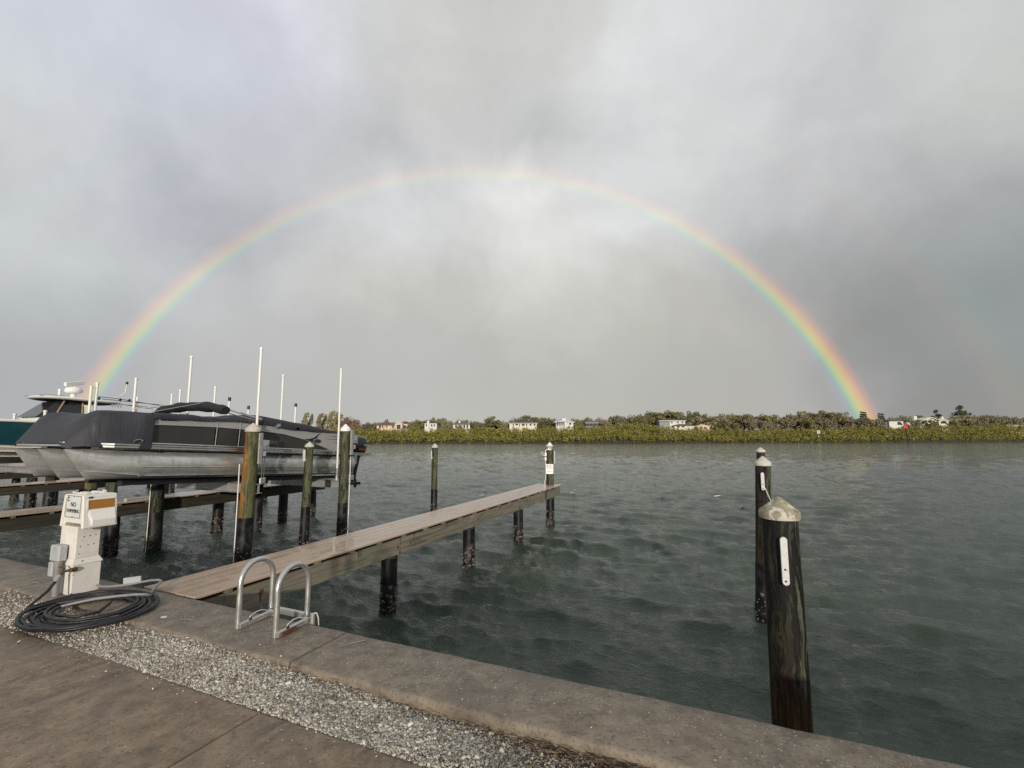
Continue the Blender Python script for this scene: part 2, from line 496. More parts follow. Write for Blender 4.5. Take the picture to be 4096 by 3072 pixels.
def m_concrete(name, base, speck=0.6, stain=(0.07, 0.06, 0.052), trowel=None, streak=False):
    m, N = mat(name)
    v = obj_coord(N, False)
    a = N.noise(v, 1.7, 7, 0.62, 0.3)
    b = N.noise(v, 9.0, 7, 0.65)
    e = N.noise(v, 48.0, 5, 0.65)
    c = N.ramp(b, [(0.28, tuple(x * 0.55 for x in base)), (0.5, base), (0.74, tuple(x * 1.4 for x in base))])
    c = N.mix(N.maprange(a, 0.5, 0.68, 0, 0.75, True), c, stain)
    if streak:
        s = N.noise(N.scale(v, (2.2, 0.55, 1)), 2.2, 6, 0.65, 0.9)
        c = N.mix(N.maprange(s, 0.50, 0.68, 0, 0.6, True), c, (0.060, 0.046, 0.036))
        s2 = N.noise(N.scale(v, (1.0, 1.0, 1)), 0.9, 5, 0.6, 0.4)
        c = N.mix(N.maprange(s2, 0.5, 0.7, 0, 0.5, True), c, tuple(x * 1.3 for x in base))
    c = N.mix(N.maprange(e, 0.46, 0.34, 0, 0.75), c, tuple(x * 0.35 for x in base))
    # exposed shell aggregate: small pale flecks, in drifts
    vo = N.n('ShaderNodeTexVoronoi')
    N.link(N.vmath('ADD', v, N.vmath('SCALE', N.noise(v, 30, 2, 0.5, 0, True), scale=0.05)), vo.inputs['Vector'])
    vo.inputs['Scale'].default_value = 52.0
    fleck = N.maprange(vo.outputs['Distance'], 0.20, 0.30, 1, 0)
    pick = N.n('ShaderNodeSeparateColor')
    N.link(vo.outputs['Color'], pick.inputs[0])
    drift = N.noise(v, 3.1, 5, 0.6, 0.3)
    lim = N.maprange(drift, 0.36, 0.66, 0.995 - 0.02, 0.95 - 0.42 * speck)
    on = N.math('GREATER_THAN', pick.outputs[0], lim)
    f = N.math('MULTIPLY', N.math('MULTIPLY', fleck, on), 0.85)
    if trowel:
        sp = N.n('ShaderNodeSeparateXYZ')
        N.link(v, sp.inputs[0])
        edge = N.math('MULTIPLY', N.maprange(sp.outputs[1], trowel[0], trowel[0] + 0.03, 0.12, 1), N.maprange(sp.outputs[1], trowel[1] - 0.02, trowel[1], 1, 0.35))
        f = N.math('MULTIPLY', f, edge)
    c = N.mix(f, c, (0.46, 0.43, 0.37))
    h = N.math('ADD', N.math('MULTIPLY', e, 0.5), N.math('MULTIPLY', b, 0.5))
    h = N.math('ADD', h, N.math('MULTIPLY', f, 0.3))
    finish(N, c, N.maprange(a, 0.35, 0.65, 0.72, 0.42), 0, h, 0.5, 0.006, 0.4)
    return m


MAT['cap_concrete'] = m_concrete('seawall_concrete', (0.205, 0.170, 0.130), 0.95, (0.118, 0.096, 0.074), (-0.17, 0.28))
MAT['path_concrete'] = m_concrete('path_concrete', (0.250, 0.185, 0.127), 0.10, (0.145, 0.105, 0.072), None, True)
MAT['wall_concrete'] = m_concrete('wall_concrete', (0.12, 0.11, 0.095), 0.2, (0.04, 0.04, 0.034))


def m_gravel():
    m, N = mat('broken_shell')
    geo = N.n('ShaderNodeNewGeometry')
    v = obj_coord(N, False)
    rnd = geo.outputs['Random Per Island']
    c = N.ramp(rnd, [(0.0, (0.09, 0.075, 0.06)), (0.10, (0.20, 0.17, 0.135)), (0.24, (0.40, 0.355, 0.285)), (0.6, (0.58, 0.53, 0.445)), (1.0, (0.74, 0.71, 0.62))])
    d = N.noise(v, 2.4, 4, 0.6)
    c = N.mix(N.maprange(d, 0.42, 0.7, 0, 0.5), c, (0.20, 0.165, 0.12))
    finish(N, c, 0.6, 0, None, spec=0.4)
    return m


MAT['gravel'] = m_gravel()


def m_bed():
    m, N = mat('gravel_bed')
    v = obj_coord(N, False)
    a = N.noise(v, 40, 6, 0.65)
    b = N.noise(v, 3, 5, 0.6)
    c = N.ramp(a, [(0.35, (0.06, 0.05, 0.04)), (0.55, (0.14, 0.115, 0.088)), (0.7, (0.27, 0.23, 0.18))])
    sp = N.n('ShaderNodeSeparateXYZ')
    N.link(v, sp.inputs[0])
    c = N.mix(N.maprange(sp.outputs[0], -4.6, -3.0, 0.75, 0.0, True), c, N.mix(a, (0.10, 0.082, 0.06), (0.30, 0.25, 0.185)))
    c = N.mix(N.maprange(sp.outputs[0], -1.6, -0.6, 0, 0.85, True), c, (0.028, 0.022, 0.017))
    finish(N, c, 0.85, 0, a, 0.8, 0.01)
    return m


MAT['bed'] = m_bed()


def m_tube():
    m, N = mat('oxidised_pontoon_aluminium')
    v = obj_coord(N)
    a = N.noise(N.scale(v, (1, 1.2, 3.5)), 1.6, 7, 0.65, 0.4)
    b = N.noise(N.scale(v, (1, 2.5, 1)), 5.0, 6, 0.65)
    c = N.ramp(a, [(0.3, (0.40, 0.40, 0.385)), (0.55, (0.60, 0.60, 0.585)), (0.72, (0.74, 0.74, 0.72))])
    c = N.mix(N.maprange(b, 0.5, 0.72, 0, 0.5, True), c, (0.27, 0.26, 0.235))
    finish(N, c, N.maprange(b, 0.3, 0.7, 0.30, 0.46), 0.6, b, 0.06, 0.01)
    return m


MAT['tube'] = m_tube()


def m_cover(name='grey_canvas_cover', base=(0.030, 0.031, 0.040)):
    m, N = mat(name)
    v = obj_coord(N)
    a = N.noise(N.scale(v, (1, 1, .6)), 2.2, 6, 0.6, 0.3)
    b = N.noise(v, 160, 2, 0.5)
    fold = N.noise(N.scale(v, (1.0, 5.5, 1.0)), 1.2, 4, 0.5, 0.9)
    c = N.ramp(a, [(0.3, tuple(x * 0.72 for x in base)), (0.7, tuple(x * 1.35 for x in base))])
    c = N.mix(N.maprange(N.noise(v, 8, 5, 0.7), 0.64, 0.74, 0, 0.35), c, (0.11, 0.105, 0.10))
    h = N.math('ADD', N.math('MULTIPLY', fold, 1.0), N.math('MULTIPLY', b, 0.03))
    finish(N, c, N.maprange(a, 0.3, 0.7, 0.5, 0.8), 0, h, 0.35, 0.05, 0.45)
    return m


MAT['cover'] = m_cover()
MAT['canvas_black'] = m_cover('black_canvas', (0.011, 0.011, 0.014))


def m_leaf(name, lo, mid, hi, hue=0.02):
    m, N = mat(name)
    geo = N.n('ShaderNodeNewGeometry')
    oi = N.n('ShaderNodeObjectInfo')
    v = N.n('ShaderNodeTexCoord').outputs['Object']
    big = N.noise(v, 0.22, 4, 0.6)
    k = N.math('ADD', N.math('MULTIPLY', geo.outputs['Random Per Island'], 0.5), N.math('MULTIPLY', big, 0.5))
    c = N.ramp(k, [(0.22, lo), (0.5, mid), (0.80, hi)])
    hs = N.n('ShaderNodeHueSaturation')
    N.link(c, hs.inputs['Color'])
    N.link(N.maprange(oi.outputs['Random'], 0, 1, 0.5 - hue, 0.5 + hue), hs.inputs['Hue'])
    N.link(N.maprange(N.math('FRACT', N.math('MULTIPLY', oi.outputs['Random'], 7.3)), 0, 1, 0.8, 1.2), hs.inputs['Value'])
    b = finish(N, hs.outputs[0], 0.55, 0, None, spec=0.3)
    return m


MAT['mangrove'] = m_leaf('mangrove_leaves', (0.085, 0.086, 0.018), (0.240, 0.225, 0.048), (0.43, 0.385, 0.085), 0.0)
MAT['oak_leaf'] = m_leaf('oak_leaves', (0.135, 0.120, 0.075), (0.225, 0.195, 0.115), (0.32, 0.28, 0.165))  # these tree tones are paler and greyer, standing in for distance haze
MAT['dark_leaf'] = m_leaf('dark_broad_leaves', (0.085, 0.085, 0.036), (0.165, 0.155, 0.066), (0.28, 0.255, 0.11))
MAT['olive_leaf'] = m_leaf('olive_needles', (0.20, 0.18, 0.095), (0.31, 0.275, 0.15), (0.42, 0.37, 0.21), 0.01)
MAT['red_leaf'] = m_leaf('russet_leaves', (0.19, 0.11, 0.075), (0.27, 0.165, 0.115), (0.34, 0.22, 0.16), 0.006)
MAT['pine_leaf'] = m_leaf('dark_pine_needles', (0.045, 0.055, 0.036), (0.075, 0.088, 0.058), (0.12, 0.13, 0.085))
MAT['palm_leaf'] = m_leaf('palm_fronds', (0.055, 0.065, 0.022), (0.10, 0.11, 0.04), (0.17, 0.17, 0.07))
MAT['bark'] = plain('grey_bark', (0.10, 0.085, 0.068), 0.9, var=0.35, scale=2)
MAT['ground'] = plain('far_shore_ground', (0.07, 0.06, 0.035), 0.95, var=0.4, scale=0.2)


def house_paint(name, c):
    return plain(name, c, 0.7, var=0.06, scale=0.6, dirt=tuple(x * 0.75 for x in c), dirt_amt=0.3)


MAT['h_peach'] = house_paint('peach_stucco', (0.68, 0.52, 0.40))
MAT['h_cream'] = house_paint('cream_stucco', (0.70, 0.66, 0.53))
MAT['h_white'] = house_paint('white_stucco', (0.66, 0.65, 0.61))
MAT['h_grey'] = house_paint('grey_siding', (0.27, 0.28, 0.29))
MAT['h_brown'] = house_paint('brown_siding', (0.09, 0.075, 0.065))
MAT['r_brown'] = plain('brown_tile_roof', (0.15, 0.085, 0.06), 0.8, var=0.25, scale=3)
MAT['r_navy'] = plain('dark_slate_roof', (0.045, 0.05, 0.065), 0.7, var=0.2, scale=3)
MAT['r_metal'] = plain('pale_metal_roof', (0.52, 0.55, 0.56), 0.4, var=0.08, scale=2)
MAT['r_grey'] = plain('grey_shingle_roof', (0.13, 0.13, 0.13), 0.8, var=0.2, scale=3)
MAT['r_orange'] = plain('terracotta_roof', (0.26, 0.12, 0.065), 0.8, var=0.2, scale=3)
MAT['h_yellow'] = house_paint('yellow_stucco', (0.72, 0.56, 0.28))


def m_water():
    m, N = mat('grey_green_sea_water')
    tc = N.n('ShaderNodeTexCoord')
    v = tc.outputs['Object']
    a = N.noise(N.scale(v, (5.0, 8.6, 1)), 1.0, 7, 0.66, 0.45)
    b = N.noise(N.scale(v, (15, 22, 1)), 1.0, 4, 0.6, 0.3)
    h = N.math('ADD', N.math('MULTIPLY', a, 0.75), N.math('MULTIPLY', b, 0.22))
    big = N.noise(v, 0.05, 4, 0.6)
    c = N.ramp(big, [(0.35, (0.031, 0.048, 0.034)), (0.65, (0.038, 0.056, 0.040))])
    finish(N, c, 0.05, 0, h, 0.75, 0.07, 0.5, extra={'IOR': 1.333})
    return m


MAT['water'] = m_water()


# ------------------------------------------------------------------ geometry helpers
OFF = {}


class MB:
    """collects shapes, then becomes ONE mesh object"""

    def __init__(self):
        self.v, self.f = [], []

    def add(self, vs, fs):
        o = len(self.v)
        self.v += [tuple(p) for p in vs]
        self.f += [tuple(i + o for i in q) for q in fs]
        return self

    def box(self, x0, x1, y0, y1, z0, z1):
        return self.add([(x0, y0, z0), (x1, y0, z0), (x1, y1, z0), (x0, y1, z0), (x0, y0, z1), (x1, y0, z1), (x1, y1, z1), (x0, y1, z1)],
                        [(3, 2, 1, 0), (4, 5, 6, 7), (0, 1, 5, 4), (1, 2, 6, 5), (2, 3, 7, 6), (3, 0, 4, 7)])

    def bar(self, p0, p1, w, h, up=(0, 0, 1)):
        """a rectangular bar from p0 to p1"""
        p0, p1 = Vector(p0), Vector(p1)
        d = (p1 - p0).normalized()
        s = d.cross(Vector(up)).normalized()
        u = s.cross(d)
        vs = []
        for p in (p0, p1):
            for a, b in ((-1, -1), (1, -1), (1, 1), (-1, 1)):
                vs.append(p + s * (a * w / 2) + u * (b * h / 2))
        return self.add(vs, [(0, 1, 2, 3), (7, 6, 5, 4), (0, 4, 5, 1), (1, 5, 6, 2), (2, 6, 7, 3), (3, 7, 4, 0)])

    def loft(self, rings, cap0=True, cap1=True, closed=True):
        n = len(rings[0])
        vs = [p for r in rings for p in r]
        fs = []
        m = n if closed else n - 1
        for i in range(len(rings) - 1):
            for j in range(m):
                k = (j + 1) % n
                fs.append((i * n + j, i * n + k, (i + 1) * n + k, (i + 1) * n + j))
        if cap0:
            fs.append(tuple(reversed(range(n))))
        if cap1:
            fs.append(tuple(range((len(rings) - 1) * n, len(rings) * n)))
        return self.add(vs, fs)

    def cyl(self, p0, p1, r0, r1=None, n=16, caps=True):
        return self.tube([p0, p1], [r0, r0 if r1 is None else r1], n, caps)

    def tube(self, pts, r, n=10, caps=True):
        pts = [Vector(p) for p in pts]
        rr = r if isinstance(r, (list, tuple)) else [r] * len(pts)
        rings = []
        ref = None
        for i, p in enumerate(pts):
            d = (pts[min(i + 1, len(pts) - 1)] - pts[max(i - 1, 0)]).normalized()
            if ref is None:
                ref = Vector((1, 0, 0)) if abs(d.x) < 0.8 else Vector((0, 1, 0))
            s = (ref - d * ref.dot(d)).normalized()
            ref = s
            t = d.cross(s)
            rings.append([p + (s * math.cos(2 * PI * k / n) + t * math.sin(2 * PI * k / n)) * rr[i] for k in range(n)])
        return self.loft(rings, caps, caps)

    def lathe(self, cx, cy, prof, n=20):
        rings = [[(cx + r * math.cos(2 * PI * k / n), cy + r * math.sin(2 * PI * k / n), z) for k in range(n)] for r, z in prof]
        return self.loft(rings)

    def prism(self, poly, axis, a, b):
        """extrude a 2-D polygon along an axis: 'x' (poly = y,z), 'y' (poly = x,z), 'z' (poly = x,y)"""
        def P(p, t):
            return (t, p[0], p[1]) if axis == 'x' else (p[0], t, p[1]) if axis == 'y' else (p[0], p[1], t)
        return self.loft([[P(p, a) for p in poly], [P(p, b) for p in poly]])

    def build(self, name, m, parent=None, smooth=None, bevel=0.0, seg=1):
        me = bpy.data.meshes.new(name)
        o = Vector(OFF.get(parent.name, (0, 0, 0))) if parent is not None else Vector((0, 0, 0))
        me.from_pydata([(p[0] - o.x, p[1] - o.y, p[2] - o.z) for p in self.v], [], self.f)
        bm = bmesh.new()
        bm.from_mesh(me)
        bmesh.ops.recalc_face_normals(bm, faces=bm.faces)
        if bevel:
            es = [e for e in bm.edges if len(e.link_faces) == 2 and e.calc_face_angle(0) > 0.6]
            bmesh.ops.bevel(bm, geom=es, offset=bevel, segments=seg, affect='EDGES', clamp_overlap=True)
        bm.to_mesh(me)
        bm.free()
        if smooth is not None:
            me.polygons.foreach_set('use_smooth', [True] * len(me.polygons))
            me.set_sharp_from_angle(angle=R(smooth))
        me.materials.append(MAT[m] if isinstance(m, str) else m)
        ob = bpy.data.objects.new(name, me)
        COL.objects.link(ob)
        if parent is not None:
            ob.parent = parent
            OFF[ob.name] = tuple(o)
        return ob


def np_mesh(name, verts, quads, m, parent=None, smooth=False):
    """fast mesh from numpy arrays, faces all of one size"""
    me = bpy.data.meshes.new(name)
    k = quads.shape[1]
    me.vertices.add(len(verts))
    me.vertices.foreach_set('co', np.ascontiguousarray(verts, dtype=np.float32).ravel())
    me.loops.add(quads.size)
    me.loops.foreach_set('vertex_index', np.ascontiguousarray(quads, dtype=np.int32).ravel())
    me.polygons.add(len(quads))
    me.polygons.foreach_set('loop_start', np.arange(0, quads.size, k, dtype=np.int32))
    if smooth:
        me.polygons.foreach_set('use_smooth', np.ones(len(quads), dtype=bool))
    me.update(calc_edges=True)
    me.validate()
    me.materials.append(MAT[m] if isinstance(m, str) else m)
    ob = bpy.data.objects.new(name, me)
    COL.objects.link(ob)
    if parent is not None:
        ob.parent = parent
    return ob


def tag(o, label=None, cat=None, group=None, kind=None):
    for k, v in (('label', label), ('category', cat), ('group', group), ('kind', kind)):
        if v is not None:
            o[k] = v
    return o


def thing(name, loc, label, cat, group=None, rot=(0, 0, 0), local=False):
    """an Empty at the thing's base that parents its parts; parts are given in world coordinates unless local"""
    o = bpy.data.objects.new(name, None)
    o.empty_display_size = 0.2
    COL.objects.link(o)
    o.location = loc
    o.rotation_euler = rot
    OFF[o.name] = (0, 0, 0) if local else tuple(loc)
    return tag(o, label, cat, group)


def copy_tree(o, parent=None):
    c = o.copy()
    COL.objects.link(c)
    c.parent = parent
    for ch in o.children:
        copy_tree(ch, c)
    return c


def text(name, body, m, parent, loc, rot, size, xs=1.0, bold=0.0, shear=0.0, align='CENTER', ext=0.0008, origin=True):
    cu = bpy.data.curves.new(name, 'FONT')
    cu.body = body
    cu.size = size
    cu.offset = bold
    cu.shear = shear
    cu.extrude = ext
    cu.align_x = align
    cu.align_y = 'CENTER'
    cu.materials.append(MAT[m])
    tmp = bpy.data.objects.new('tmp', cu)
    COL.objects.link(tmp)
    bpy.context.view_layer.update()
    me = bpy.data.meshes.new_from_object(tmp.evaluated_get(bpy.context.evaluated_depsgraph_get()))
    bpy.data.objects.remove(tmp)
    bpy.data.curves.remove(cu)
    me.name = name
    if not me.materials:
        me.materials.append(MAT[m])
    ob = bpy.data.objects.new(name, me)
    COL.objects.link(ob)
    o = Vector(OFF.get(parent.name, (0, 0, 0)))
    ob.location = Vector(loc) - o
    ob.rotation_euler = rot
    ob.scale = (xs, 1, 1)
    ob.parent = parent
    return ob


# ------------------------------------------------------------------ the water
NW = 64
wl = np.exp(RNG.uniform(np.log(0.22), np.log(1.75), NW))
wind = R(90 - 14)                                        # waves run out from the wall, crests nearly across the view
wdirs = wind + YAW * 0.6 + RNG.normal(0, R(30), NW)
wk = 2 * PI / wl
wamp = 0.0048 * wl ** 0.62 * RNG.uniform(0.6, 1.3, NW)
wph = RNG.uniform(0, 2 * PI, NW)


def wave_height(X, Y, step, full=False):
    h = np.zeros_like(X)
    sx, sy = np.zeros_like(X), np.zeros_like(X)
    # gusts: patches of livelier and quieter water
    g = 0.85 + 0.25 * np.sin(X * 0.11 + 0.07 * Y + 1.0) * np.sin(Y * 0.09 - 0.05 * X) + 0.15 * np.sin(0.31 * X - 0.23 * Y)
    for i in range(NW):
        fade = np.clip(wl[i] / (step * 2.6) - 0.6, 0, 1)
        ph = wk[i] * (X * np.cos(wdirs[i]) + Y * np.sin(wdirs[i])) + wph[i] + 0.35 * np.sin(X * 0.7 + 0.4 * Y + i)
        s = np.sin(ph)
        if full:                                     # water is drawn towards the crests, which sharpens them
            q = 1.25 * fade * wamp[i] * np.cos(ph)
            sx += q * np.cos(wdirs[i])
            sy += q * np.sin(wdirs[i])
        h += fade * wamp[i] * (s + 0.28 * (2 * ((s + 1) / 2) ** 2.2 - 1))
    return (h * g, sx * g, sy * g) if full else h * g


NA, NRING = 640, 720
th = np.linspace(R(-8), R(188), NA)
rr = 2.2 * (1700 / 2.2) ** (np.linspace(0, 1, NRING) ** 0.93)
TT, RR = np.meshgrid(th, rr)
WX, WY = RR * np.cos(TT), RR * np.sin(TT)
stp = np.maximum(RR * (th[1] - th[0]), np.gradient(rr)[:, None] * 0.6)
near_w = np.clip((420 - RR) / 300, 0.0, 1)
WZ, SXW, SYW = wave_height(WX, WY, stp, True)
WX, WY, WZ = WX + SXW * near_w, WY + SYW * near_w, WZ * near_w
wv = np.stack([WX.ravel(), WY.ravel(), WZ.ravel()], 1)
ii = np.arange((NRING - 1) * NA).reshape(NRING - 1, NA)[:, :-1].ravel()
wq = np.stack([ii, ii + 1, ii + NA + 1, ii + NA], 1)[:, ::-1]
wat = np_mesh('water', wv, wq[:, ::-1], 'water', smooth=True)
wat.location.z = WATER
tag(wat, kind='structure')

# white flecks where wave tops break
fv, ff = [], []
rf = random.Random(5)
tries = 0
while len(ff) < 60 and tries < 20000:
    tries += 1
    r = 20 + 150 * rf.random() ** 1.3
    a = R(62) + R(118) * rf.random()
    x, y = r * math.cos(a), r * math.sin(a)
    st_ = max(r * 0.0053, 0.1)
    zz = float(wave_height(np.array([x]), np.array([y]), np.array([st_]))[0])
    if zz < 0.035:
        continue
    L, W_ = rf.uniform(0.06, 0.24) * (0.6 + r / 90), rf.uniform(0.03, 0.06) * (0.6 + r / 90)
    n = 9
    base = len(fv)
    for k in range(n):
        q = 2 * PI * k / n
        j = rf.uniform(0.45, 1.1)
        dx, dy = L * math.cos(q) * j, W_ * math.sin(q) * j
        ca_, sa_ = math.cos(YAW + rf.uniform(-.05, .05)), math.sin(YAW)
        X_, Y_ = x + dx * ca_ - dy * sa_, y + dx * sa_ + dy * ca_
        h_ = float(wave_height(np.array([X_]), np.array([Y_]), np.array([st_]))[0])
        fv.append((X_, Y_, WATER + h_ + 0.03))
    ff.append(tuple(range(base, base + n)))
foam = MB()
foam.v, foam.f = fv, ff
tag(foam.build('foam', 'foam'), kind='stuff')

# ------------------------------------------------------------------ seawall, gravel strip, path
CAP_IN, CAP_OUT = 2.60, 3.18
sw = thing('seawall', (-4.0, 2.9, -1.3), 'grey concrete seawall with a broad flat cap along the near edge of the water', 'seawall')
cuts = [-19.0, -14.6, -10.2, -6.9, -2.872, 1.7, 6.2]
for k in range(len(cuts) - 1):
    b = MB()
    x0, x1 = cuts[k] + 0.012, cuts[k + 1] - 0.012
    # the cap is a thick slab whose top edges are rounded; many spans so that the edge can wander a little
    nseg = 26
    rings = []
    rk = random.Random(40 + k)
    for i in range(nseg + 1):
        x = x0 + (x1 - x0) * i / nseg
        jo, ji = rk.uniform(-.006, .006), rk.uniform(-.006, .006)
        zt = 0.0 + rk.uniform(-.0015, .0015)
        prof = [(CAP_IN + 0.005, -0.22), (CAP_IN + ji, -0.045), (CAP_IN + ji, -0.018), (CAP_IN + 0.010 + ji, -0.004), (CAP_IN + 0.026 + ji, zt), (2.80, zt), (3.0, zt),
                (CAP_OUT - 0.022 + jo, zt), (CAP_OUT - 0.007 + jo, -0.006), (CAP_OUT + jo, -0.02), (CAP_OUT, -0.30)]
        rings.append([(x, y, z) for y, z in prof])
    b.loft(rings)
    b.build('cap_slab', 'cap_concrete', sw, smooth=50)
b = MB()
b.box(-19, 6.2, 2.63, 3.06, -3.0, -0.225)
b.build('wall_face', 'wall_concrete', sw)
b = MB()
b.box(-2.883, -2.861, 2.64, 3.15, -0.2, -0.014)
b.build('joint_filler', 'bed', sw)

gb = MB()
nx, ny = 120, 8
gz = lambda x, y: -0.026 - 0.060 * min(1, max(0, (x + 3.6) / 2.4)) * min(1, max(0, (y - 2.20) / 0.40)) + 0.008 * math.sin(x * 3.1 + y * 5) * math.sin(y * 7 + x)
rows = [[(-19 + 25 * i / nx, 1.99 + 0.66 * j / ny, gz(-19 + 25 * i / nx, 1.99 + 0.66 * j / ny)) for j in range(ny + 1)] for i in range(nx + 1)]
gb.loft(rows, False, False, closed=False)
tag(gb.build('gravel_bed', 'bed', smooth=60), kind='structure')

# broken shell, every piece a small faceted solid
def pebbles(n, xr, yr, size, zoff=0.0, keep=None, seed=1):
    rg = np.random.default_rng(seed)
    X = rg.uniform(*xr, n)
    Y = rg.uniform(*yr, n)
    if keep is not None:
        k = keep(X, Y, rg)
        X, Y = X[k], Y[k]
        n = len(X)
    s = size * np.exp(rg.normal(0, 0.38, n))
    base = np.array([[-1, -1, -1], [1, -1, -1], [1, 1, -1], [-1, 1, -1], [-1, -1, 1], [1, -1, 1], [1, 1, 1], [-1, 1, 1]], float) * 0.5
    V = base[None] * (1 + rg.uniform(-0.42, 0.30, (n, 8, 3)))
    V[:, 4:, :2] *= rg.uniform(0.45, 0.9, (n, 1, 1))
    V *= np.stack([s * rg.uniform(0.8, 1.5, n), s * rg.uniform(0.6, 1.0, n), s * rg.uniform(0.3, 0.65, n)], 1)[:, None, :]
    a, t1, t2 = rg.uniform(0, 2 * PI, n), rg.normal(0, 0.35, n), rg.normal(0, 0.35, n)
    V[:, :, 2] += V[:, :, 0] * t1[:, None] + V[:, :, 1] * t2[:, None]
    ca_, sa_ = np.cos(a)[:, None], np.sin(a)[:, None]
    x, y = V[:, :, 0] * ca_ - V[:, :, 1] * sa_, V[:, :, 0] * sa_ + V[:, :, 1] * ca_
    zb = np.array([gz(p, q) for p, q in zip(X, Y)]) + zoff
    V = np.stack([x + X[:, None], y + Y[:, None], V[:, :, 2] + zb[:, None] + s[:, None] * 0.2], 2)
    f = np.array([(4, 5, 6, 7), (0, 1, 5, 4), (1, 2, 6, 5), (2, 3, 7, 6), (3, 0, 4, 7)])
    F = (f[None] + 8 * np.arange(n)[:, None, None]).reshape(-1, 4)
    return V.reshape(-1, 3), F


def keep_right(X, Y, rg):
    d = 0.5 + 0.5 * np.sin(X * 4.3 + 2 * Y) * np.sin(Y * 17 + X * 2.1)
    p = np.clip((X + 4.9) / 0.9, 0.16, 1) * np.clip((-0.55 - X) / 1.1, 0.10, 1) * np.where(Y > 2.52, 0.55, 1) * (0.72 + 0.28 * d)
    return rg.uniform(0, 1, len(X)) < p


V1, F1 = pebbles(98000, (-6.4, 0.9), (2.135, 2.615), 0.0076, keep=keep_right, seed=3)
V2, F2 = pebbles(16000, (-14, -5.4), (2.10, 2.615), 0.0105, keep=lambda X, Y, rg: rg.uniform(0, 1, len(X)) < 0.5, seed=4)
V3, F3 = pebbles(420, (-3.6, 0.6), (2.14, 2.60), 0.016, zoff=0.004, keep=lambda X, Y, rg: rg.uniform(0, 1, len(X)) < 0.6, seed=5)
V4, F4 = pebbles(520, (-6.2, 0.3), (1.85, 2.13), 0.0070, zoff=0.012, keep=lambda X, Y, rg: rg.uniform(0, 1, len(X)) < np.clip((Y - 1.85) / .28, 0, 1) ** 2.5, seed=6)
V4[:, 2] = np.maximum(V4[:, 2], -0.022) - 0.0
V5, F5 = pebbles(200, (-5.0, 0.6), (2.63, 3.1), 0.0060, keep=lambda X, Y, rg: rg.uniform(0, 1, len(X)) < np.clip((3.1 - Y) / .45, 0.05, 1) ** 2, seed=7)
V5[:, 2] += 0.0 - np.array([gz(p, q) for p, q in zip(V5[:, 0], V5[:, 1])])
GV = np.concatenate([V1, V2, V3, V4, V5])
GF = np.concatenate([F1, F2 + len(V1), F3 + len(V1) + len(V2), F4 + len(V1) + len(V2) + len(V3), F5 + len(V1) + len(V2) + len(V3) + len(V4)])
tag(np_mesh('gravel', GV, GF, 'gravel'), kind='stuff')

# dry straw, twigs and leaf scraps caught against the cap
lt = MB()
rl = random.Random(9)
for i in range(520):
    x = -0.35 - abs(rl.gauss(0, 0.55)) + 0.7 * rl.random()
    y = 2.585 - abs(rl.gauss(0, 0.10))
    if i > 430:
        x, y = rl.uniform(-3.0, 0.3), rl.uniform(2.2, 2.59)
    if y < 2.16:
        continue
    z = gz(x, y) + rl.uniform(0.008, 0.035)
    a = rl.uniform(-0.9, 0.9) + (PI if rl.random() < .5 else 0)
    L = rl.uniform(0.025, 0.10)
    pts_ = [(x + math.cos(a) * L * (q - .5) + rl.uniform(-.006, .006), y + math.sin(a) * L * (q - .5) * .8 + rl.uniform(-.006, .006), z + rl.uniform(-.006, .008)) for q in (0, .5, 1)]
    pts_ = [(p, min(q, 2.594), w_) for p, q, w_ in pts_]
    if rl.random() < 0.72:
        lt.tube(pts_, rl.uniform(0.0010, 0.0022), 4, False)
    else:
        w_ = rl.uniform(0.004, 0.009)
        lt.add([pts_[0], (pts_[1][0] - w_, pts_[1][1] - w_, pts_[1][2]), pts_[2], (pts_[1][0] + w_, pts_[1][1] + w_ * .2, pts_[1][2] + .004)], [(0, 1, 2, 3)])
tag(lt.build('dry_straw', 'dead_leaf'), kind='stuff')

pth = thing('path', (-3.5, 1.0, -0.05), 'brown concrete path of large slabs beside the gravel strip', 'path')
pth['kind'] = 'structure'
pj = [-21, -17.3, -13.6, -9.95, -6.25, -4.405, -2.555, -0.7, 1.15, 3.0, 6.0]
rp = random.Random(3)
for k in range(len(pj) - 1):
    for (y0, y1) in ((0.30, 2.135), (-3.4, 0.287)):
        b = MB()
        x0, x1 = pj[k] + 0.009, pj[k + 1] - 0.009
        n = 22
        dz = rp.uniform(-0.003, 0.003)
        rings = []
        for i in range(n + 1):
            x = x0 + (x1 - x0) * i / n
            j = rp.uniform(-0.006, 0.006) if y1 > 1 else 0
            rings.append([(x, y0, -0.20), (x, y0, -0.030 + dz), (x, y0 + 0.012, -0.020 + dz), (x, (y0 + y1) / 2, -0.020 + dz), (x, y1 - 0.035 + j, -0.020 + dz), (x, y1 - 0.012 + j, -0.026 + dz), (x, y1 + j, -0.040 + dz), (x, y1 + j, -0.20)])
        b.loft(rings)
        b.build('paving_slab', 'path_concrete', pth, smooth=60)
b = MB()
b.box(-21, 6, -3.4, 2.13, -0.3, -0.10)
tag(b.build('path_base', 'bed'), kind='structure')
# shell crumbs and droppings lying about
b = MB()
rq = random.Random(12)
for i in range(46):
    if i < 26:
        x, y, z = rq.uniform(-6.5, 0.8), rq.uniform(2.68, 3.12), 0.0
    else:
        x, y, z = rq.uniform(-5.5, -0.9), rq.uniform(0.9, 2.05), -0.021
    s_ = rq.uniform(0.002, 0.006)
    b.lathe(x, y, [(s_, z), (s_ * .8, z + s_ * .5), (s_ * .2, z + s_ * .7)], 6)
tag(b.build('shell_crumbs', 'chalk_shell'), kind='stuff')


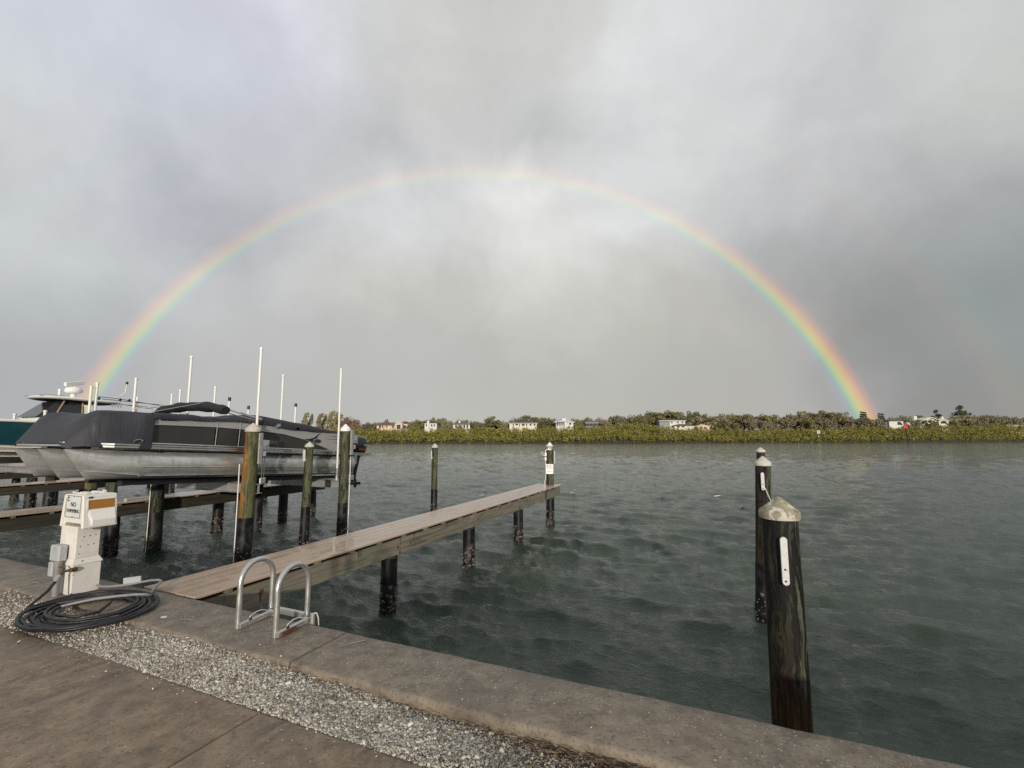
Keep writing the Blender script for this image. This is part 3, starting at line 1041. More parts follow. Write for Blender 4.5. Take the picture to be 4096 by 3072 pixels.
# ------------------------------------------------------------------ piles
def oysters(mb, x, y, r, z0, z1, n, seed):
    rg = random.Random(seed)
    for i in range(n):
        a = rg.uniform(0, 2 * PI)
        z = z0 + (z1 - z0) * rg.random() ** 1.3
        s_ = rg.uniform(0.014, 0.042)
        c = Vector((x + math.cos(a) * r, y + math.sin(a) * r, z))
        o = Vector((math.cos(a), math.sin(a), rg.uniform(-.2, .6))).normalized()
        t = Vector((-math.sin(a), math.cos(a), 0))
        u = o.cross(t)
        ring = [c + (t * math.cos(q) + u * math.sin(q)) * s_ * rg.uniform(.6, 1.2) for q in (0, 1.25, 2.5, 3.75, 5.0)]
        tip = c + o * s_ * rg.uniform(.5, 1.1)
        mb.add([*ring, tip], [(0, 1, 5), (1, 2, 5), (2, 3, 5), (3, 4, 5), (4, 0, 5)])


def pile_parts(root, x, y, r, z_top, wood, z_wrap=-0.3, top=(0, 0), lo=WATER - 0.9, wave=True, seed=1, taper=0.93, ny=20, z_low_wood=None):
    """post above, black sleeve below, oysters at the waterline; top is how far the head leans from the foot"""
    def cx(z):
        t = (z - WATER) / (z_top - WATER)
        return x + top[0] * t, y + top[1] * t
    rg = random.Random(seed)

    def ring(z, rad, n=ny, jit=0.0):
        a, b_ = cx(z)
        return [(a + rad * (1 + rg.uniform(-jit, jit)) * math.cos(2 * PI * k / n), b_ + rad * (1 + rg.uniform(-jit, jit)) * math.sin(2 * PI * k / n), z) for k in range(n)]
    if z_top > z_wrap:
        b = MB()
        m = max(3, int((z_top - z_wrap) / 0.16))
        b.loft([ring(z_wrap - 0.04 + (z_top - z_wrap + 0.04) * i / m, r * (1 - (1 - taper) * i / m), jit=0.012) for i in range(m + 1)])
        b.build('post', wood, root, smooth=50)
    b = MB()
    m = 8
    zs = [lo + (z_wrap - lo) * i / m for i in range(m + 1)]
    b.loft([ring(z, r * 1.055 + (0.006 if z < WATER + 0.35 else 0), jit=0.012) for z in zs])
    b.build('sleeve', 'wrap', root, smooth=50)
    b = MB()
    a, b_ = cx(WATER + .1)
    oysters(b, a, b_, r * 1.06, WATER - 0.12, WATER + 0.42, 90 if r * 100 > 20 else 70, seed)
    o = b.build('oyster_crust', 'barnacle', root)
    o['kind'] = 'stuff'


def pile_cap(root, x, y, r, z_base, z_tip, m):
    b = MB()
    h = z_tip - z_base
    b.lathe(x, y, [(r * 1.08, z_base), (r * 1.10, z_base + 0.01), (r * 1.09, z_base + h * 0.30), (r * 1.03, z_base + h * 0.38), (r * 0.55, z_base + h * 0.70), (r * 0.12, z_base + h * 0.97), (0.004, z_tip)], 28)
    return b.build('cap', m, root, smooth=50)


def line_hook(root, x, y, r, ang, z0, z1, w=0.04, t=0.028, lean=0.0):
    """a white plastic bar bolted to a pile at its lower end, open at its upper end, that holds a mooring line"""
    d = Vector((math.cos(ang), math.sin(ang), 0))
    s = Vector((-math.sin(ang), math.cos(ang), 0))
    c = Vector((x, y, 0)) + d * (r + 0.004)
    n = 12
    prof = []
    zb, zt = z0, z1
    for k in range(13):
        q = PI * k / 12
        prof.append((w / 2 * math.cos(q), zt - w / 2 + w / 2 * math.sin(q)))
    for k in range(13):
        q = PI + PI * k / 12
        prof.append((w / 2 * math.cos(q), zb + w / 2 + w / 2 * math.sin(q)))
    b = MB()
    rings = []
    for off in (0.012, 0.012 + t):
        rings.append([c + s * (p[0] + lean * (p[1] - z0)) + d * off + Vector((0, 0, p[1])) for p in prof])
    b.loft(rings)
    zz = z0 + (z1 - z0) * 0.30
    b.bar(c + Vector((0, 0, zb + 0.01)) + d * 0.003, c + Vector((0, 0, zz)) + d * 0.003, w * .8, 0.02, tuple(d))
    h = b.build('line_hook', 'hook', root, bevel=0.004)
    for f_ in (0.06, 0.30):
        b = MB()
        p = c + s * lean * f_ * (z1 - z0) + d * (0.012 + t) + Vector((0, 0, z0 + (z1 - z0) * f_ + 0.012))
        b.cyl(p - d * .002, p + d * 0.006, 0.008, n=10)
        b.build('bolt', 'bolt', h)
    return h


MOOR = 'round timber mooring piles with white cone caps'
cam_ang = lambda x, y: math.atan2(-y, -x)
# right-hand row
p = thing('mooring_pile', (0.435, 4.68, WATER), 'thick dark stained pile nearest the seawall with a lichened cone cap', 'pile', MOOR)
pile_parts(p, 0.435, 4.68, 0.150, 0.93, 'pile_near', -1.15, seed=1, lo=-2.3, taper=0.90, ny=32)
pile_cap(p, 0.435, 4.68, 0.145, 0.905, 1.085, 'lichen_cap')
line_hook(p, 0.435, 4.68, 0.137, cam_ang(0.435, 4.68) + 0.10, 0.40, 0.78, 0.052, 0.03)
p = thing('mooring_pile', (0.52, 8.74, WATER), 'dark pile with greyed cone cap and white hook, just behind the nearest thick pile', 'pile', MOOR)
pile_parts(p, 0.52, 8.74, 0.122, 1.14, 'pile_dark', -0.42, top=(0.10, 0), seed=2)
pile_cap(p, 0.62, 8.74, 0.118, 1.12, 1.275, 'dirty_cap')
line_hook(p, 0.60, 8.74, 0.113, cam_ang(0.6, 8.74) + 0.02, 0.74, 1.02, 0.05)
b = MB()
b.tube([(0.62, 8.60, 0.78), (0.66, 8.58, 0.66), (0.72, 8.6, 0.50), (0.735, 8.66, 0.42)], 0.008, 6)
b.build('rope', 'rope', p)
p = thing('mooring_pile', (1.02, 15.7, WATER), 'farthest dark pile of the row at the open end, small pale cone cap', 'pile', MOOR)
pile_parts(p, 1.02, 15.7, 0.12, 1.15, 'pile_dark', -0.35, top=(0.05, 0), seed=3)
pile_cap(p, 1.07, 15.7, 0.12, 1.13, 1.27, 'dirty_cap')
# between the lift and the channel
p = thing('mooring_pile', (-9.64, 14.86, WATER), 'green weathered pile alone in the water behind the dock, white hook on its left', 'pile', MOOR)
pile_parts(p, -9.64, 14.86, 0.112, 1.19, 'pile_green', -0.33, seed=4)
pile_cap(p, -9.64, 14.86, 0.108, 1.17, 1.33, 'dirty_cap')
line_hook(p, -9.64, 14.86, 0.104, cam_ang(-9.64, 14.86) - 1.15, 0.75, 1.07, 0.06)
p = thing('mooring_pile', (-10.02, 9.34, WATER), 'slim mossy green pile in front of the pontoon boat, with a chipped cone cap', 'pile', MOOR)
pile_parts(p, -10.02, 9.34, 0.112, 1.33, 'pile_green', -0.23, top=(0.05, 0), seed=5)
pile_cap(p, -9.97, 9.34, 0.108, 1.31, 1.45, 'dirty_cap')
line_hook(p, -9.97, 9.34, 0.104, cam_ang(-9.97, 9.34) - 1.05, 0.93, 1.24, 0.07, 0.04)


# ------------------------------------------------------------------ the boat lift: four piles, two cradle beams, four guide poles
LIFT = 'tall timber piles that carry the boat lift'


def lift_head(root, x, y, z, side=1):
    """aluminium channel bolted to a pile head with a winch box and lifting cable"""
    b = MB()
    b.box(x + 0.17 * side, x + 0.21 * side, y + 0.02, y + 0.12, z - 0.75, z - 0.03)
    b.build('mounting_channel', 'lift_alu', root, bevel=0.004)
    b = MB()
    b.box(x + 0.10, x + 0.20, y + 0.125, y + 0.31, z - 0.42, z - 0.20)
    w = b.build('winch_box', 'lift_alu', root, bevel=0.01)
    b = MB()
    b.cyl((x + 0.20, y + 0.22, z - 0.31), (x + 0.225, y + 0.22, z - 0.31), 0.035, n=14)
    b.build('shaft_end', 'alu', w, smooth=40)
    b = MB()
    b.box(x + 0.12, x + 0.19, y + 0.13, y + 0.24, z - 0.58, z - 0.46)
    b.build('junction_box', 'grey_box', root, bevel=0.008)


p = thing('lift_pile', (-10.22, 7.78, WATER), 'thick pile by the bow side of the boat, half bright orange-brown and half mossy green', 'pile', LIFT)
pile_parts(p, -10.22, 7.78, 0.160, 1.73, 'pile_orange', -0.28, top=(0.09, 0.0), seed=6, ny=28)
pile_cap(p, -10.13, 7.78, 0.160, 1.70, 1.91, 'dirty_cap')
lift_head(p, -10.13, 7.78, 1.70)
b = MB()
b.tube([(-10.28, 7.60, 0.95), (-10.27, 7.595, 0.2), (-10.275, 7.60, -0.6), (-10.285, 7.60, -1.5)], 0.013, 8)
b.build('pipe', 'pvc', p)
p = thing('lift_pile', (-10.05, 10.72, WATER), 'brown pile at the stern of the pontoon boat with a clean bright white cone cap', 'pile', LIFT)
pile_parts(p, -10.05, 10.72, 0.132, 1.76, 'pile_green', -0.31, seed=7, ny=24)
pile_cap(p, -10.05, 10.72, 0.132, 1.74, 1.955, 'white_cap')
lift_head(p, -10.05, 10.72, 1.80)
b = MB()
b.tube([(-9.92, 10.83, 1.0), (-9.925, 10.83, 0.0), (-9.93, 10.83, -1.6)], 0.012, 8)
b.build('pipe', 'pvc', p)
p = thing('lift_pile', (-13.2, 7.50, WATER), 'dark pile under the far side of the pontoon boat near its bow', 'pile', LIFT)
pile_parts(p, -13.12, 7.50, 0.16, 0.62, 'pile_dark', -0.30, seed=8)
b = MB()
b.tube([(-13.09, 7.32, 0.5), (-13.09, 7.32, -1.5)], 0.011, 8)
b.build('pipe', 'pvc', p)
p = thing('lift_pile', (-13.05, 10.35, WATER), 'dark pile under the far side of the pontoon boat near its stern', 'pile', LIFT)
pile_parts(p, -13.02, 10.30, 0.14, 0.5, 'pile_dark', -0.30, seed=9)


def beam_I(mb, p0, p1, h, w, t=0.012):
    p0, p1 = Vector(p0), Vector(p1)
    u = Vector((0, 0, 1))
    mb.bar(p0 + u * (h / 2 - t / 2), p1 + u * (h / 2 - t / 2), w, t)
    mb.bar(p0 - u * (h / 2 - t / 2), p1 - u * (h / 2 - t / 2), w, t)
    mb.bar(p0, p1, t, h - 2 * t - .002)


lf = thing('boat_lift', (-11.6, 9.3, 0.2), 'grey aluminium lift cradle with four tall white guide poles under the pontoon boat', 'boat lift')
ZB1, ZB2 = 0.36, 0.20
for yb, zb in ((7.95, ZB1), (10.80, ZB2)):
    b = MB()
    beam_I(b, (-13.1, yb, zb), (-10.02, yb, zb), 0.22, 0.16)
    b.build('cradle_beam', 'lift_alu', lf)
for xb in (-11.05, -12.25):
    b = MB()
    z_at = lambda y: ZB1 + 0.17 + (ZB2 - ZB1) * (y - 7.95) / 2.85
    b.bar((xb, 5.6, z_at(5.6)), (xb, 11.5, z_at(11.5)), 0.16, 0.09)
    b.build('bunk', 'black', lf)


def guide(parent, x, y, zb, zt, r=0.030, lean=0.0, cap='pvc', name='guide_pole'):
    b = MB()
    b.cyl((x, y, zb), (x, y, zt), r, n=12)
    g = b.build(name, 'pvc', parent, smooth=40)
    b = MB()
    if cap == 'pvc':
        b.lathe(x, y, [(r * 1.35, zt - 0.03), (r * 1.35, zt + 0.025), (r * .9, zt + 0.04)], 12)
    else:
        b.lathe(x, y, [(r * 1.45, zt - 0.10), (r * 1.5, zt + 0.02), (r * 1.3, zt + 0.03)], 12)
    b.build('pole_cap', cap, g, smooth=40)
    return g


for x, y, zb, zt in ((-10.28, 7.99, 0.66, 3.74), (-10.33, 10.74, 0.66, 3.58), (-12.93, 7.97, 0.66, 3.71), (-12.93, 10.90, 0.52, 3.55)):
    guide(lf, x, y, zb, zt)
    b = MB()
    z0 = (ZB1 if y < 9 else ZB2) + 0.11
    b.cyl((x, y, z0 + 0.05), (x, y, zb + 0.02), 0.024, n=10)
    b.lathe(x, y, [(0.07, z0), (0.06, z0 + 0.04), (0.026, z0 + 0.16)], 10)
    b.build('pole_socket', 'lift_alu', lf, smooth=40)
for yb, zb, zt, xx in ((8.02, ZB1, 1.24, -10.06), (10.92, ZB2, 1.34, -9.96)):
    b = MB()
    for dy in (0, 0.06):
        b.tube([(xx, yb + dy, zt), (xx, yb + dy, zb + 0.2)], 0.005, 6)
    b.build('cable', 'grey_pipe', lf)
    b = MB()
    b.box(xx - .02, xx + .02, yb - .05, yb + .11, zb + .11, zb + .25)
    b.build('pulley', 'alu', lf, bevel=0.012)


# ------------------------------------------------------------------ the pontoon boat (local: +y stern, +z up, x = 0 at the near side)
B0 = (-10.42, 11.65, 0.41)
BR = (R(-3.3), 0, 0)
pb = thing('pontoon_boat', B0, 'silver and black pontoon boat under a grey canvas cover, raised on the lift', 'pontoon boat', rot=BR, local=True)
BW = 2.50


def pontoon(xc):
    t = MB()
    rad, n = 0.30, 28
    rings = []

    def section(y, s):
        """s = 0 full tube, s = 1 the raked stem; the nose narrows and its keel stays low"""
        out = []
        for k in range(n):
            q = 2 * PI * k / n
            x = rad * math.sin(q) * (1 - s) ** 0.8
            z = 0.30 + rad * math.cos(q)
            z = z + (0.545 - 0.60) * s * max(0, (z - .3) / .3) if z > .3 else z
            out.append((xc + x, y - s * (0.72 + 0.42 * (z / 0.58)), z))
        return out
    for y in (-0.05, -1.5, -3.0, -4.5, -6.05):
        rings.append(section(y, 0))
    for s in (0.15, 0.3, 0.5, 0.7, 0.85, 0.97, 1.0):
        rings.append(section(-6.05, s))
    t.loft(rings)
    o = t.build('pontoon', 'tube', pb, smooth=35)
    # welded strakes along the side and a keel strip
    for (ang_, w) in ((-12, 0.016), (-52, 0.05)):
        for sd in (1, -1):
            b = MB()
            a = R(ang_)
            x = xc + sd * rad * math.cos(a)
            z = 0.30 + rad * math.sin(a)
            b.add([(x - sd * .01, -6.0, z + .012), (x + sd * w, -6.0, z + .004), (x + sd * w, -6.0, z - .004), (x - sd * .01, -6.0, z - .02),
                   (x - sd * .01, -0.06, z + .012), (x + sd * w, -0.06, z + .004), (x + sd * w, -0.06, z - .004), (x - sd * .01, -0.06, z - .02)],
                  [(0, 1, 2, 3), (7, 6, 5, 4), (0, 4, 5, 1), (1, 5, 6, 2), (2, 6, 7, 3), (3, 7, 4, 0)])
            b.build('strake', 'tube', o)
    # spray rail on the nose
    b = MB()
    for sd in (1, -1):
        p0, p1 = Vector((xc + sd * 0.04, -6.82, 0.16)), Vector((xc + sd * 0.262, -6.02, 0.085))
        b.bar(p0, p1, 0.045, 0.014)
        p0, p1 = Vector((xc + sd * 0.03, -7.0, 0.47)), Vector((xc + sd * 0.29, -6.05, 0.255))
        b.bar(p0, p1, 0.02, 0.012)
    b.build('spray_rail', 'tube', o)
    return o


for xc in (-0.33, -1.25, -2.17):
    pontoon(xc)
# mounting flanges and deck with its alloy edge trim; the bow corners are cut off
deck_pl = [(-0.42, -7.12), (-0.10, -6.70), (0, -6.55), (0, -0.05), (-BW, -0.05), (-BW, -6.55), (-BW + .1, -6.7), (-BW + .42, -7.12)]
b = MB()
for xc in (-0.33, -1.25, -2.17):
    b.box(xc - .12, xc + .12, -6.7, -.1, .565, .602)
b.build('mounting_flange', 'tube', pb)
b = MB()
b.prism(deck_pl, 'z', 0.602, 0.628)
b.prism([(x * 0.985 - .018, y + .02) for x, y in deck_pl], 'z', 0.6285, 0.640)
b.build('deck', 'black', pb)
b = MB()
off = [(-0.41, -7.14), (-0.09, -6.72), (0.02, -6.56), (0.02, -0.03)]
for zc, h in ((0.615, 0.034), (0.66, 0.030)):
    for i in range(len(off) - 1):
        b.bar((*off[i], zc), (*off[i + 1], zc), 0.03, h)
    b.bar((-0.41, -7.14, zc), (-BW + .41, -7.14, zc), 0.03, h)
    off2 = [(-BW - x, y) for x, y in off]
    for i in range(len(off2) - 1):
        b.bar((*off2[i], zc), (*off2[i + 1], zc), 0.03, h)
    b.bar((0.02, -.03, zc), (-BW - .02, -.03, zc), 0.03, h)
b.build('deck_trim', 'alu', pb)


# fence panels of both sides: dark lower panel that tapers to the stern, silver above, rails and posts
def side_panels(x, sgn):
    t = 0.012
    top = lambda y: np.interp(y, [-6.6, -5.9, -4.6, -3.5, -3.1, -2.4, -1.6, -0.95, -0.45], [1.16, 1.20, 1.28, 1.30, 1.28, 1.22, 1.19, 1.245, 1.22])
    mid = lambda y: np.interp(y, [-6.6, -5.97, -4.62, -4.05, -3.49, -2.83, -2.11, -1.09, -0.9], [1.04, 1.07, 1.12, 1.115, 1.115, 1.075, 0.965, 0.70, 0.69])
    segs = [(-6.04, -4.64), (-4.58, -4.08), (-4.02, -0.95)]
    for a, b_ in segs:
        ys = np.linspace(a, b_, 12)
        m = MB()
        poly = [(y, 0.69) for y in ys] + [(y, float(max(0.70, mid(y)))) for y in ys[::-1]]
        m.prism(poly, 'x', x, x - sgn * t)
        m.build('fence_panel', 'panel_dark', pb)
    for a, b_ in ((-6.04, -4.62), (-4.60, -4.06), (-4.04, -0.42)):
        ys = np.linspace(a, b_, 22)
        m = MB()
        poly = [(y, float(max(0.69, mid(y))) + .012) for y in ys] + [(y, float(top(y)) + .02) for y in ys[::-1]]
        m.prism(poly, 'x', x + sgn * .006, x - sgn * (t + .02))
        m.build('side_panel', 'panel_grey', pb)
    m = MB()
    ys = np.linspace(-6.04, -1.05, 40)
    m.tube([(x + sgn * .012, y, float(mid(y)) + .006) for y in ys], 0.011, 6)
    m.tube([(x + sgn * .008, y, .70) for y in (-6.04, -.42)], 0.020, 6)
    m.build('rail', 'alu', pb)
    for y in (-4.61, -4.05):
        m = MB()
        m.tube([(x + sgn * .012, y, .69), (x + sgn * .012, y, float(top(y)))], 0.011, 6)
        m.build('post', 'alu', pb)
    # black swoosh and oval badge by the stern, three vent lines
    m = MB()
    sw_ = [(-2.2, 0.985), (-1.95, 1.0), (-1.80, 1.04), (-1.70, 1.10), (-1.62, 1.16), (-1.58, 1.19), (-1.55, 1.19), (-1.62, 1.13), (-1.68, 1.05), (-1.66, .93), (-1.70, .88), (-1.62, .85), (-1.80, .90), (-2.0, .945)]
    m.prism(sw_, 'x', x + sgn * .008, x + sgn * .011)
    for k, y0 in enumerate((-1.26, -1.34, -1.12)):
        z = 1.12 - 0.085 * k
        m.prism([(y0, z), (-.5, z + .006), (-.5, z - .014), (y0 + .15, z - .008)], 'x', x + sgn * .008, x + sgn * .011)
    m.build('stripe', 'black', pb)
    m = MB()
    rings = []
    for s_, xo in ((1.0, .008), (1.0, .016), (.84, .018), (.80, .013)):
        rings.append([(x + sgn * xo, -1.66 + .15 * s_ * math.cos(q), .955 + .066 * s_ * math.sin(q)) for q in np.linspace(0, 2 * PI, 25)[:-1]])
    m.loft(rings)
    bd = m.build('badge', 'alu', pb)
    m = MB()
    m.loft([[(x + sgn * xo, -1.66 + .118 * math.cos(q), .955 + .05 * math.sin(q)) for q in np.linspace(0, 2 * PI, 25)[:-1]] for xo in (.0135, .021)])
    m.build('badge_face', 'gloss_black', bd)


side_panels(-0.03, 1)
side_panels(-BW + .03, -1)
text('lettering', 'Avalon', 'silver_letter', pb, (-0.022, -3.22, 0.865), (PI / 2, 0, PI / 2), 0.165, 0.95, 0.001, 0.45)
b = MB()
for k, (w, h) in enumerate(((.05, .03), (.035, .03), (.04, .035), (.03, .03), (.035, .035), (.02, .03))):
    y = -5.80 + k * .062
    b.bar((-0.015, y, 1.175 + .004 * k), (-0.015, y + w, 1.177 + .004 * k), .004, .012)
    b.bar((-0.015, y + .004, 1.165 + .004 * k), (-0.015, y + .004, 1.165 + h + .004 * k), .010, .004, (1, 0, 0))
b.build('decal', 'panel_dark', pb)
b = MB()
b.bar((-0.014, -5.92, 1.178), (-0.014, -5.87, 1.18), .004, .022)
b.build('decal_mark', 'red', pb)


# canvas covers: a tall one over the bow, a low one over the middle, a humped one over the helm and stern
def cover(rows, name, m, wr=0.02, seed=1, sub=3):
    """rows of cross sections (far side, over the top, near side); refined and wrinkled"""
    rg = random.Random(seed)
    b = MB()
    pts_ = []
    for i in range(len(rows) - 1):
        for s in range(sub):
            t = s / sub
            pts_.append([Vector(a).lerp(Vector(c), t) for a, c in zip(rows[i], rows[i + 1])])
    pts_.append([Vector(a) for a in rows[-1]])
    out = []
    ph = [rg.uniform(0, 6) for _ in range(6)]
    for r_ in pts_:
        q = []
        for i in range(len(r_) - 1):
            for s in range(sub):
                q.append(r_[i].lerp(r_[i + 1], s / sub))
        q.append(r_[-1])
        q2 = []
        for p in q:
            w = math.sin(p.y * 5.1 + p.z * 3 + ph[0]) * .5 + math.sin(p.y * 11 + p.z * 7.0 + p.x * 2 + ph[1]) * .35 + math.sin(p.x * 6 + p.y * 3 + ph[2]) * .4
            q2.append(p + Vector((wr * w * .5, 0, wr * w * .55)))
        out.append(q2)
    b.loft(out, False, False, closed=False)
    o = b.build(name, m, pb, smooth=75)
    so = o.modifiers.new('thickness', 'SOLIDIFY')
    so.thickness = 0.006
    ss = o.modifiers.new('smooth', 'SUBSURF')
    ss.levels = ss.render_levels = 1
    return o


def sec(y, zl, zt, xin=0.0, dip=0.0, yl=None, inset=0.10):
    """far foot, far shoulder, middle, near shoulder, near foot"""
    yl = y if yl is None else yl
    nx_, fx = 0.035 - xin, -BW - 0.035 + xin
    return [(fx, yl, zl), (fx + inset * .35, yl + (y - yl) * .5, zl + (zt - zl) * .55), (fx + inset, y, zt - .035), (fx + inset + .22, y, zt), (-BW * .66, y, zt - dip), (-BW / 2, y, zt - dip * 1.2), (-BW * .34, y, zt - dip),
            (nx_ - inset - .22, y, zt), (nx_ - inset, y, zt - .035), (nx_ - inset * .35, yl + (y - yl) * .5, zl + (zt - zl) * .55), (nx_, yl, zl)]


rows = [sec(-7.17, .58, .66, .42, 0.01, inset=.04), sec(-7.15, .58, .72, .40, 0.01, -7.16, inset=.06), sec(-6.98, .585, 1.02, .32, .05, -7.08, inset=.10), sec(-6.84, .588, 1.21, .22, .09, -6.98, inset=.13),
        sec(-6.74, .59, 1.285, .15, .10, -6.86, inset=.14), sec(-6.55, .60, 1.315, .07, .07, -6.66, inset=.15), sec(-6.3, .59, 1.325, .02, .03, -6.36, inset=.12), sec(-6.1, .58, 1.33, -.015, .01, -6.1, inset=.035), sec(-5.93, .57, 1.335, -.02, .01, -5.94, inset=.025)]
cover(rows, 'bow_cover', 'cover', 0.022, 1)
# the low cover over the seats lets only its hem hang over the rail
def hem(y, zt, drop, hump=0.0):
    n_ = 0.045
    return [(-BW - n_, y, zt - drop), (-BW - n_ + .01, y, zt - drop * .4), (-BW + .02, y, zt), (-BW + .3, y, zt + hump * .5), (-BW / 2 - .4, y, zt + hump), (-BW / 2, y, zt + hump), (-BW / 2 + .4, y, zt + hump), (-.3, y, zt + hump * .5), (-.02, y, zt), (n_ - .01, y, zt - drop * .4), (n_, y, zt - drop)]


cover([hem(-5.97, 1.325, .12), hem(-5.6, 1.33, .13, .01), hem(-5.4, 1.345, .115, .0), hem(-5.1, 1.35, .12, -.01), hem(-4.75, 1.335, .075, -.02), hem(-4.55, 1.325, .05, .03), hem(-4.3, 1.37, .08, .05), hem(-4.0, 1.36, .08, .03), hem(-3.75, 1.33, .05, .02), hem(-3.6, 1.32, .03, 0)], 'seat_cover', 'cover', 0.018, 2)
cover([hem(-3.72, 1.33, .05, .0), hem(-3.55, 1.42, .15, .06), hem(-3.35, 1.47, .19, .08), hem(-3.0, 1.455, .22, .07), hem(-2.6, 1.42, .22, .04), hem(-2.3, 1.40, .18, .03), hem(-1.9, 1.36, .17, .03), hem(-1.55, 1.325, .10, .03), hem(-1.2, 1.30, .07, .03), hem(-.8, 1.275, .035, .02), hem(-.42, 1.255, .02, 0)], 'stern_cover', 'cover', 0.018, 3)
b = MB()
for sx in (0.052, -BW - .052):
    b.loft([[(sx + .004 * math.copysign(1, sx + 1), -2.44 + .05 * r_ * math.cos(q), 1.245 + .035 * r_ * math.sin(q)) for q in np.linspace(0, 2 * PI, 9)[:-1]] for r_ in (1, .7)])
b.build('vent_patch', 'hook', pb)

# folded bimini in its black boot, lying on its aluminium frame
b = MB()
rings = []
for i, x in enumerate(np.linspace(.06, -BW - .06, 19)):
    tt_ = i / 18
    arch_ = math.sin(PI * tt_) ** .7
    r_ = (.112 + .008 * math.sin(i * 1.7)) * (.45 if i == 18 else .8 if i in (0, 17) else 1)
    zc_ = 1.535 + .10 * arch_ + (.0 if tt_ > .12 else -.02)
    rings.append([(x, -4.50 + r_ * 1.05 * math.cos(q) * (1 + .10 * math.sin(3 * q + i)) , zc_ + r_ * math.sin(q) * (1 + .08 * math.sin(2 * q + i * .9))) for q in np.linspace(0, 2 * PI, 19)[:-1]])
b.loft(rings)
o = b.build('bimini_boot', 'canvas_black', pb, smooth=60)
for (x, s) in ((0.0, 1), (-BW, -1)):
    for (z0, z1, y0) in ((1.57, 1.285, -4.44), (1.48, 1.265, -4.42), (1.52, 1.30, -4.05), (1.48, 1.32, -3.85)):
        b = MB()
        b.tube([(x - s * .06, y0, z0), (x + s * .03, -3.05, z1)], 0.014, 6)
        b.build('bimini_frame', 'alu', pb)
    b = MB()
    b.bar((x + s * .03, -3.12, 1.25), (x + s * .03, -2.98, 1.31), .03, .07)
    b.build('frame_bracket', 'alu', pb)
    b = MB()
    b.tube([(x - s * .75, -4.58, 1.70), (x - s * .05, -5.98, 1.33)], 0.008, 5)
    b.build('strap', 'rope', pb)

# outboard engine on the stern
b = MB()
xm = -1.25
def cowl(y0, y1, z, w):
    return [(xm + w * math.copysign(abs(math.cos(q)) ** .6, math.cos(q)), (y0 + y1) / 2 + (y1 - y0) / 2 * math.copysign(abs(math.sin(q)) ** .6, math.sin(q)), z) for q in np.linspace(0, 2 * PI, 25)[:-1]]
b.loft([cowl(.12, .52, .56, .15), cowl(.10, .60, .64, .20), cowl(.06, .66, .82, .235), cowl(.04, .68, 1.02, .24), cowl(.05, .67, 1.16, .225), cowl(.10, .60, 1.24, .18), cowl(.18, .45, 1.275, .09)])
mo = b.build('outboard_motor', 'gloss_black', pb, smooth=50)
b = MB()
b.loft([cowl(.20, .46, .56, .10), cowl(.16, .44, .30, .07), cowl(.17, .38, .0, .05), cowl(.16, .36, -.30, .045)])
b.build('midsection', 'gloss_black', mo, smooth=50)
b = MB()
b.tube([(xm, .02, -.36), (xm, .16, -.36), (xm, .36, -.36), (xm, .44, -.36)], [.02, .055, .055, .03], 10)
for k in range(3):
    a = 2 * PI * k / 3
    b.bar((xm, .43, -.36), (xm + .17 * math.cos(a), .45, -.36 + .17 * math.sin(a)), .10, .012, (0, 1, 0.4))
b.build('propeller', 'black', mo)
text('lettering', 'VMAX', 'orange_letter', mo, (xm + .243, .30, .80), (PI / 2, 0, PI / 2), 0.12, 1.0, 0.002, 0.5)
b = MB()
b.bar((xm + .242, .40, .96), (xm + .242, .60, .955), .008, .05)
b.bar((xm + .20, .22, .60), (xm + .20, .56, .605), .05, .03)
b.build('trim_strip', 'alu', mo)
mo.location.y = 1.0
b = MB()
b.prism([(-.30, 0.0), (-.30, .98), (-2.2, .98), (-2.2, 0.0)], 'z', .60, .635)
b.build('swim_platform', 'black', pb)
b = MB()
for zc in (.615, .66):
    b.bar((-.29, 0.0, zc), (-.29, .99, zc), .03, .028)
    b.bar((-.29, .99, zc), (-2.21, .99, zc), .03, .028)
    b.bar((-2.21, .99, zc), (-2.21, 0, zc), .03, .028)
b.build('platform_trim', 'alu', pb)
b = MB()
b.prism([(0, .02), (.95, .22), (.95, .58), (0, .58)], 'x', xm - .27, xm + .27)
b.build('motor_pod', 'tube', pb)
b = MB()
b.box(xm - .25, xm + .25, .98, 1.12, .28, .60)
b.build('transom_bracket', 'alu', pb, bevel=.02)
b = MB()
b.box(-.42, -.12, -.4, -.05, 1.22, 1.26)
b.build('swim_gate', 'alu', pb)
b = MB()
b.tube([(0.03, -6.26, .70), (0.06, -6.26, .75), (0.06, -6.19, .77), (0.06, -6.12, .75), (0.03, -6.12, .70)], .010, 6)
b.build('cleat', 'alu', pb)


